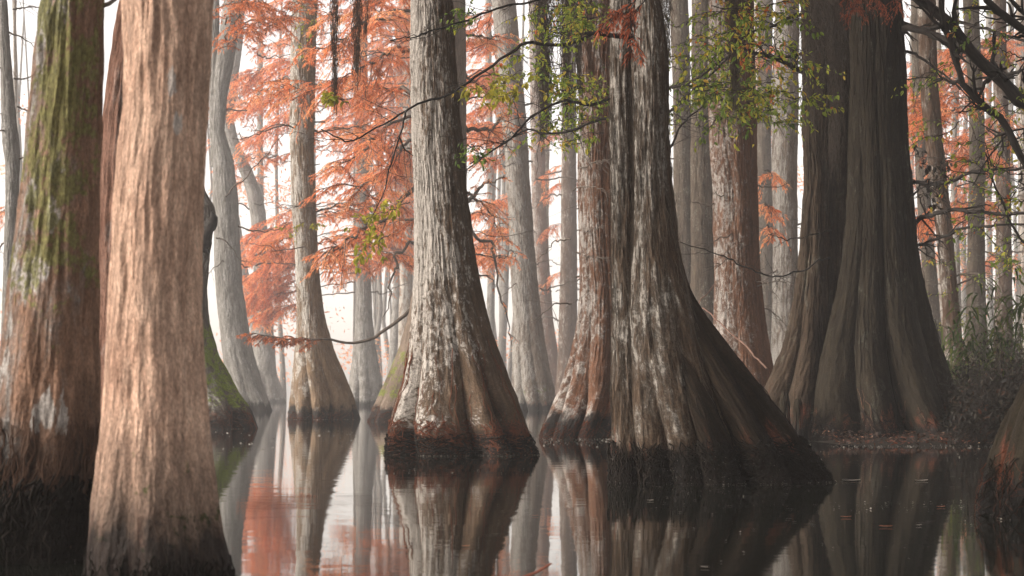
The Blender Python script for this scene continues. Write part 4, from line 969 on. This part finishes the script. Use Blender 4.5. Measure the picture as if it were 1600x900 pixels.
lw(5, 810, 870, 90, 150, 18.5, 21, (.4, .8), .08)
lw(3, 730, 760, 0, 25, 18.5, 19, (.3, .6), .06, 5, .2, 25)
lw(3, 735, 740, 225, 245, 18.5, 19, (.1, .4), .07, 4, .15, 14)
b.build('crown', M['leaf'], tU, tU.location, smooth=False)
a = Acc(); b = Acc()
for pl in [[(800, 122), (775, 138), (745, 146), (722, 150)], [(815, 110), (795, 128), (770, 140), (750, 152)], [(820, 118), (800, 140), (780, 152)], [(640, 318), (615, 330), (592, 340)], [(600, 380), (575, 352), (565, 340)], [(610, 365), (580, 385), (560, 395)], [(545, 160), (530, 155), (515, 158)]]:
    a = Acc(); leafy_limb(a, b, pxh(pl, R.uniform(17.8, 18.8)), .006, .26, 8, 8, .085, tint=(.1, .55)); a.build('twig', M['limb'], tU, tU.location)
b.build('yellow_leaves', M['leaf_yellow'], tU, tU.location, smooth=False)

# ---------------------------------------------------------------- hanging moss: each strand a thing
G_MOSS = 'strands of hanging moss'
def moss(x, y0, y1, d, w, lab, mat='moss', n=150, sway=6):
    d = CV(d); a = Acc(); p0 = P(x, y0, d)
    Lw = (y1 - y0) / F * d; ww = w / F * d
    core = px([(x, y0), (x + R.uniform(-sway, sway) * .3, (y0 + y1) / 2), (x + R.uniform(-sway, sway) * .5, y1)], d)
    core = smooth_path(core, 24)
    for _ in range(n):
        t0 = R.uniform(0, .8) ** 1.2; t1 = min(1, t0 + R.uniform(.06, .3)); i0, i1 = int(t0 * 23), max(int(t1 * 23), int(t0 * 23) + 2)
        q = core[i0:i1 + 1]
        if len(q) < 2: continue
        sp = ww * (1 - .65 * t0)
        q = smooth_path(q, 8) + R.normal(0, .33 * sp, 3) * np.array([1, 1, .5]) + np.cumsum(R.normal(0, .13 * sp, (8, 3)), 0)
        tube(a, q, np.linspace(1, .4, 8) * R.uniform(.0018, .0045) * d / 20, 3)
    o = a.build('hanging_moss', M[mat], None, p0)
    return tag(o, lab, 'moss', G_MOSS)
moss(523, -30, 198, 26, 11, 'thin rusty moss strand hanging just right of the tan trunk', 'moss_rust', 210)
moss(558, -30, 148, 26, 12, 'dark moss strand hanging midway between tan and white-flaked trunks', 'moss_rust', 260)
moss(572, -30, 70, 27, 7, 'short moss strand beside the dark one between tan and white-flaked trunks', 'moss_rust', 80)
moss(850, -40, 245, 22, 26, 'thickest long moss column hanging right of the whitish trunk', 'moss', 620)
moss(884, -40, 240, 23, 17, 'long moss strand left of the dark double trunk, over the thin brown trunk', 'moss', 360)
moss(905, -40, 190, 22, 15, 'long moss strand hanging nearest the left stem of the dark double trunk', 'moss', 330)
moss(921, -40, 150, 24, 13, 'shorter moss strand touching the left stem of the dark double trunk', 'moss_rust', 220)
moss(1147, -40, 200, 19, 15, 'straight grey moss strand hanging through the green leaves', 'moss', 420)
moss(1041, -40, 120, 15.5, 16, 'grey moss wisp on the right edge of the dark double trunk', 'moss', 260)
moss(1270, -40, 230, 24.2, 34, 'shaggy grey moss beard on the leftmost stem of the giant', 'moss', 520, 14)
moss(1305, -40, 300, 24.6, 26, 'shaggy grey moss beard between the giant and its left stem', 'moss', 480, 14)


# ---------------------------------------------------------------- unseen leaf masses above the frame, added to shade near air and right-hand trunks
def shade_canopy(t, cx, cy, z0, z1, r, n, size=.26):
    la = Acc()
    nb = 16; c = np.stack([R.normal(0, r * .5, nb), R.normal(0, r * .5, nb), R.uniform(z0, z1, nb)], -1) + [cx, cy, 0]
    k = R.integers(0, nb, n); o = c[k] + R.normal(0, 1, (n, 3)) * np.array([r * .30, r * .30, .45])
    o[:, 2] = np.maximum(o[:, 2], z0 - .3)
    sz = size * R.uniform(.6, 1.4, n)
    quads(la, o, R.normal(size=(n, 3)) + [0, 0, -.3], sz, sz * .5, np.clip(R.normal(.45, .2, n), 0, .93))
    la.build('crown', M['needle_dark'], t, t.location, smooth=False)  # leaf mass out of view, added to block light
for t, cx, cy, z0, z1, r, n in SHADE_CANOPY: shade_canopy(t or tS, cx, cy, z0, z1, r, n)

# ---------------------------------------------------------------- bank, shrubs, cane
nx_, ny_ = 120, 120
xs = np.linspace(3.2, 60, nx_); xs = 3.2 + (xs - 3.2) ** 1.35 / (56.8 ** .35); ys = np.linspace(26.4, 130, ny_)
XX, YY = np.meshgrid(xs, ys)
edge = np.minimum((XX - 4.6 - .10 * np.maximum(YY - 30.5, 0)) / 2.4, (YY - 27.2 - .12 * np.sin(XX * 2.1)) / 2.4)
ZZ = .24 * np.clip(edge, -.6, 1) + .14 * (fbm(np.stack([XX, YY, 0 * XX], -1) * 1.3, 4) - .5) + .05 * (fbm(np.stack([XX, YY, 0 * XX + 5], -1) * 6, 3) - .5)
i = np.arange(ny_ - 1)[:, None] * nx_; j = np.arange(nx_ - 1)[None]
acc = Acc(); acc.add(np.stack([XX, YY, ZZ], -1), np.stack([i + j, i + j + 1, i + nx_ + j + 1, i + nx_ + j], -1))
o = acc.build('bank', plain_mat('bank_soil', (.006, .005, .004), (.022, .016, .011), 9, .9, (1, 1, 1))); tag(o, 'dark muddy bank with leaf litter behind the giant trunk', None, None, 'structure')
a = Acc(); n = 1500
xx = R.uniform(4.4, 9.0, n); yy = 26.9 + R.random(n) ** 1.6 * 2.6
oo = np.stack([xx, yy, np.interp(yy, [26.6, 30], [.015, .20]) + R.uniform(0, .03, n)], -1)
dr = R.normal(size=(n, 3)) * np.array([1, 1, .35])
broad(a, oo, dr, R.uniform(.03, .09, n), R.uniform(.02, .04, n), R.random(n))
o = a.build('leaf_litter', leaf_mat('fallen_leaves', [(0, (.012, .007, .005)), (.7, (.045, .022, .014)), (.92, (.14, .045, .025)), (1, (.26, .17, .11))], .15), None, (0, 0, 0), False)
tag(o, 'fallen leaves strewn along the dark shore under the giant trunk', 'leaf litter', None, 'stuff')

def shrub(lab, x, yb, d, w, h, nst, leaf, seed):
    d = CV(d); c = P(x, yb, d); c[2] = .05
    t = thing('swamp_shrub', lab, 'shrub', c, 'shrubs on the right bank')
    a = Acc(); b = Acc()
    for _ in range(nst):
        an = R.uniform(0, 6.28); r = R.random() ** .5 * w
        e = c + np.array([r * math.cos(an), r * math.sin(an) * .8, h * R.uniform(.45, 1.05) * (1.1 - .55 * r / w)])
        q = wiggle(np.array([c + R.normal(0, .1, 3) * [1, 1, .1], (c + e) / 2 + R.normal(0, .12, 3), e]), .5, 14)
        tube(a, q, np.linspace(.011, .003, 14), 4); bare_twigs(a, q, .004, 7, .4, .25, 1)
        m = 16; u = R.integers(5, 14, m); oo = q[u] + R.normal(0, .10, (m, 3))
        sz = R.uniform(.04, .10, m)
        broad(b, oo, R.normal(size=(m, 3)) + [0, 0, -.3], sz, sz * .5, np.clip(R.normal(.35, .25, m), 0, 1))
    a.build('stems', M['limb_dark'], t, t.location); b.build('foliage', M[leaf], t, t.location, smooth=False)
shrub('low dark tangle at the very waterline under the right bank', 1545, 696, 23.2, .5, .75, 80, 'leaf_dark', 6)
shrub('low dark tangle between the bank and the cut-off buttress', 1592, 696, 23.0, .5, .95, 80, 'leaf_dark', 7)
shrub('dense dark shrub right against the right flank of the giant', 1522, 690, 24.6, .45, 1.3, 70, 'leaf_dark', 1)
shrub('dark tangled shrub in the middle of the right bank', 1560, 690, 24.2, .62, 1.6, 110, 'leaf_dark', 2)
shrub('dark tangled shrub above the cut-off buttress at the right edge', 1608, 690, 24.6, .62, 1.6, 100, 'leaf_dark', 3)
shrub('greener shrub behind the dark tangled ones on the bank', 1548, 660, 27, .8, 1.9, 70, 'cane', 4)
shrub('green shrub at the right edge behind the dark tangled ones', 1598, 660, 27.5, .8, 2.1, 70, 'cane', 5)

def cane(lab, x, d, h, n):
    d = CV(d); c = P(x, 650, d); c[2] = .3
    t = thing('river_cane', lab, 'cane', c, 'cane plants on the right bank')
    a = Acc(); b = Acc()
    for _ in range(n):
        e = c + np.array([R.normal(0, .3), R.normal(0, .25), h * R.uniform(.7, 1.1)])
        q = wiggle(np.array([c + R.normal(0, .12, 3) * [1, 1, 0], (c + e) / 2 + R.normal(0, .05, 3), e]), .2, 12); tube(a, q, np.linspace(.007, .002, 12), 4)
        for k in range(13):
            o = q[R.integers(4, 12)]; an = R.uniform(0, 6.28); L = R.uniform(.22, .46)
            dr = np.array([math.cos(an), math.sin(an), R.uniform(-.1, .7)]); s = np.linspace(0, 1, 6)[:, None]
            p = o + dr * L * s + np.array([0, 0, -.9 * L]) * s ** 2
            wv = np.cross(dr, [0, 0, 1]); wv /= np.linalg.norm(wv); wd = .019 * np.array([.4, .9, 1, .85, .5, .05])[:, None]
            v = np.stack([p - wv * wd, p + wv * wd], 1).reshape(-1, 3); ii = np.arange(5)[:, None] * 2
            b.add(v, ii + np.array([0, 1, 3, 2]), None, np.clip(R.normal(.5, .25), 0, 1))
    a.build('stems', M['limb'], t, t.location); b.build('foliage', M['cane'], t, t.location, smooth=False)
for i, (x, dd, h, lab) in enumerate([(1478, 29, 1.3, 'cane with strap leaves right at the foot of the dark leaning trunk'), (1512, 27, 1.7, 'cane with strap leaves before the grey speckled trunk'), (1540, 26.5, 1.9, 'cane with strap leaves between speckled and brown trunks'),
                                (1572, 26, 2.3, 'tallest cane clump before the brown trunk near the right edge'), (1600, 27, 2.0, 'cane clump cut by the right edge of the view')]):
    cane(lab, x, dd, h, 13)

# ---------------------------------------------------------------- things on the water
def leaf_on_water(name, lab, cat, x, y, ln, mat, group=None, curl=.08):
    d = F * CH / (y - HOR); c = P(x, y, d); c[2] = .006
    b = Acc(); an = R.uniform(-.6, .6)
    s = np.linspace(-1, 1, 7); wdt = .36 * (1 - s ** 2) ** .7 + .02
    cs, sn = math.cos(an), math.sin(an); v = []
    for si, wi in zip(s, wdt):
        for k in (-1, 0, 1):
            X, Y = si * .5 * ln, k * wi * ln * .5; v.append((c[0] + X * cs - Y * sn, c[1] + X * sn + Y * cs, c[2] + curl * ln * (si ** 2) * .4 + (abs(k) * .03 * ln)))
    ii = np.arange(6)[:, None] * 3
    q = np.concatenate([ii + np.array([0, 1, 4, 3]), ii + np.array([1, 2, 5, 4])])
    b.add(v, q, None, R.uniform(.2, .8))
    return tag(b.build(name, mat, None, c), lab, cat, group)
mpale = leaf_mat('bleached_leaf', [(0, (.40, .36, .30)), (1, (.55, .50, .43))], .1)
mor = leaf_mat('rusty_leaf', [(0, (.28, .09, .04)), (1, (.42, .16, .08))], .2)
GL = 'leaves floating on the dark water'
for x, y, ln, m, lab in [(1101, 888, .035, mpale, 'bleached leaf floating at the bottom, right of centre'), (1330, 752, .16, mpale, 'largest bleached leaf floating right of the sloping buttress'), (1016, 783, .05, mpale, 'small pale leaf floating under the dark double trunk'),
                         (1440, 752, .12, mpale, 'pale leaf floating under the giant trunk'), (1322, 809, .06, mor, 'rusty leaf floating far right of the sloping buttress'), (1384, 824, .07, mor, 'rusty leaf floating in the reflection of the giant'),
                         (1470, 793, .06, mor, 'rusty leaf floating left of the right-edge buttress'), (728, 855, .04, mor, 'tiny rusty leaf floating in the reflection of the white-flaked trunk'), (836, 807, .04, mor, 'tiny rusty leaf floating in the pale reflection'),
                         (1436, 822, .03, mpale, 'tiny bleached speck leaf in the reflection of the giant'), (1560, 754, .05, mor, 'rusty leaf floating against the right-edge buttress')]:
    leaf_on_water('floating_leaf', lab, 'leaf', x, y, ln, m, GL)
a = Acc(); d = 7.7
q = np.array([P(800, 905, 7.3), P(815, 897, 7.5), P(838, 885, 7.6), P(861, 869, 7.7)]); q[:, 2] = [-.03, .004, .02, .045]
tube(a, smooth_path(q, 14), np.linspace(.010, .004, 14), 7, lump=.3)
tag(a.build('fallen_stick', plain_mat('wet_red_stick', (.12, .035, .02), (.30, .11, .07), 40), None, q[1]), 'short reddish stick poking out of the water at the bottom centre', 'stick')
a = Acc(); q = px([(790, 708), (780, 690), (790, 676)], 21); 
# floating specks: a ragged scum line where each trunk meets the water, plus drifting flecks
a = Acc()
def fleck(x, y, s):
    n = len(x); an = R.uniform(0, 6.28, n)
    c = np.stack([x, y, np.full(n, .004) + R.uniform(0, .004, n)], -1)
    u = np.stack([np.cos(an), np.sin(an), R.normal(0, .25, n)], -1) * s[:, None]; w = np.stack([-np.sin(an), np.cos(an), R.normal(0, .25, n)], -1) * (s * R.uniform(.3, .9, n))[:, None]
    a.add(np.stack([c - u - w, c + u - w, c + u + w, c - u + w], 1).reshape(-1, 3), np.arange(4 * n).reshape(-1, 4))
for key, n, sz in (('t9', 900, .006), ('t9b', 300, .008), ('t13', 700, .004), ('t13c', 900, .005), ('t12', 260, .007), ('t17', 500, .006), ('t7', 260, .010), ('t5', 160, .008), ('t21', 200, .004), ('t2', 160, .003), ('t10', 100, .01)):
    for (V, z, th, cx, hw) in SURF[key]:
        k = int(np.argmin(np.abs(z))); ring = V[k]; m = n // len(SURF[key])
        ix = R.integers(0, len(ring), m); c0 = ring[:, :2].mean(0); r = ring[ix, :2] - c0
        f = 1 + np.abs(R.normal(0, .035, m)) + .01
        pp = c0 + r * f[:, None]; fleck(pp[:, 0], pp[:, 1], sz * R.uniform(.3, 1.3, m))
for (x0, x1, y0, y1, n, sz) in [(-1.5, 1.2, 17.5, 18.6, 60, .006), (-6, 6, 20, 38, 260, .012), (.4, 1.8, 27, 33, 350, .012), (-3, 5, 8, 14, 150, .004), (-4.5, -2.2, 25, 38, 120, .012), (4.2, 8.2, 25.7, 27.3, 500, .009), (-1.9, -.6, 30, 36, 120, .012), (1.9, 3.4, 11.8, 13, 120, .004)]:
    x = R.uniform(x0, x1, n); y = y0 + (y1 - y0) * R.random(n); fleck(x, y, sz * R.uniform(.3, 1.4, n))
for (x0, x1, y0, y1, n) in [(-2.5, 2.5, 9, 20, 90), (1, 4.5, 12, 22, 80), (-5, 4, 20, 36, 160)]:
    x = R.uniform(x0, x1, n); y = R.uniform(y0, y1, n)
    quads(a, np.stack([x, y, np.full(n, .005)], -1), np.stack([R.normal(size=n), R.normal(size=n), np.zeros(n)], -1), R.uniform(.03, .09, n), .008, np.full(n, .5), np.tile([0, 0, 1.], (n, 1)))
tag(a.build('floating_debris', M['scum'], None, (0, 0, 0), False), 'pale specks of bark and seed floating along the waterlines', 'debris', None, 'stuff')

# ---------------------------------------------------------------- water
m, nt = mat_new('swamp_water'); n = N(nt)
tc = n('TexCoord')
w1 = n.noise(tc.outputs['Object'], 1.6, (1, 1.1, 1), (0, 0, 0), 3, .5)
w2 = n.noise(tc.outputs['Object'], 9.0, (.6, 1.4, 1), (3, 0, 0), 2, .5)
patchy = n.ramp(n.noise(tc.outputs['Object'], .35, (.5, 1.6, 1), (9, 0, 0), 3, .5), [(.42, .15), (.62, 1.0)])
hgt = n.math('ADD', w1, n.math('MULTIPLY', n.math('MULTIPLY', w2, .22), patchy))
bp = n('Bump', Strength=1.0, Distance=.0016, Height=hgt)
bs = n('BsdfPrincipled', Base__Color=(.006, .0065, .005, 1), Roughness=.03, IOR=1.33, Normal=bp.outputs[0])
n('OutputMaterial', Surface=bs.outputs[0])
S = 240
acc = Acc(); acc.add([(-S, -40, 0), (S, -40, 0), (S, 2 * S, 0), (-S, 2 * S, 0)], [[0, 1, 2, 3]])
tag(acc.build('water', m, None), 'still black swamp water mirroring the trunks', None, None, 'structure')

# ---------------------------------------------------------------- haze
m, nt = mat_new('haze_air'); n = N(nt)
v = n('VolumePrincipled', Color=(.99, .96, .935, 1), Density=HAZE, Anisotropy=.3); v.inputs['Density Attribute'].default_value = ''
n('OutputMaterial', Volume=v.outputs[0]); 
try: m.cycles.homogeneous_volume = True
except Exception: pass
x0, x1, y0, y1, z0, z1 = -S - 2, S + 2, -42, 2 * S + 2, -1.6, 44
vv = [(x0, y0, z0), (x1, y0, z0), (x1, y1, z0), (x0, y1, z0), (x0, y0, z1), (x1, y0, z1), (x1, y1, z1), (x0, y1, z1)]
acc = Acc(); acc.add(vv, [[0, 3, 2, 1], [4, 5, 6, 7], [0, 1, 5, 4], [1, 2, 6, 5], [2, 3, 7, 6], [3, 0, 4, 7]])
o = acc.build('haze', m, None, (0, 0, 0), False); tag(o, 'pale pinkish morning fog filling the swamp', 'fog', None, 'stuff'); o.display_type = 'WIRE'

# ---------------------------------------------------------------- sky, sun, camera
SUN = np.array([-.90, -.20, .43]); SUN /= np.linalg.norm(SUN)
el = math.asin(SUN[2]); rot = math.atan2(SUN[0], SUN[1])
w = bpy.data.worlds.new('World'); sc.world = w; w.use_nodes = True
nt = w.node_tree; nt.nodes.clear(); n = N(nt)
sky = n('TexSky', _sky_type='NISHITA', _sun_disc=False, _sun_elevation=el, _sun_rotation=rot, _air_density=1.0, _dust_density=1.9, _ozone_density=1.0)
hs = n('HueSaturation', Saturation=.18, Color=sky.outputs[0])
wm = n.mix(1.0, (0, 0, 0), (1, 1, 1)); mixn = nt.nodes[-1]; mixn.blend_type = 'MULTIPLY'
nt.links.new(hs.outputs[0], mixn.inputs[6]); mixn.inputs[7].default_value = (1.0, .925, .87, 1)
bg = n('Background', Color=wm, Strength=SKY)
n('OutputWorld', Surface=bg.outputs[0])
sd = bpy.data.lights.new('sun', 'SUN'); sd.energy = SUNE; sd.angle = math.radians(30); sd.color = (1, .93, .86)
so = bpy.data.objects.new('sun', sd); COL.objects.link(so)
from mathutils import Vector
so.rotation_euler = Vector(SUN).to_track_quat('Z', 'Y').to_euler(); so.location = (-20, -10, 22)

cd = bpy.data.cameras.new('camera'); cam = bpy.data.objects.new('camera', cd); COL.objects.link(cam)
cam.location = (0, 0, CH); cam.rotation_euler = (math.pi / 2, 0, 0)
cd.lens = 70; cd.sensor_width = 36; cd.sensor_fit = 'HORIZONTAL'; cd.shift_y = (HOR - 450) / 1600
cd.clip_start = .1; cd.clip_end = 2000
cd.dof.use_dof = True; cd.dof.focus_distance = 22; cd.dof.aperture_fstop = 5.6
sc.camera = cam
sc.view_settings.view_transform = 'Standard'; sc.view_settings.look = 'None'; sc.view_settings.exposure = EXPO; sc.view_settings.gamma = 1
sc.cycles.use_denoising = True; sc.cycles.volume_bounces = 3; sc.cycles.max_bounces = 8; sc.cycles.diffuse_bounces = 3; sc.cycles.glossy_bounces = 3; sc.cycles.transparent_max_bounces = 8
sc.cycles.sample_clamp_indirect = 6
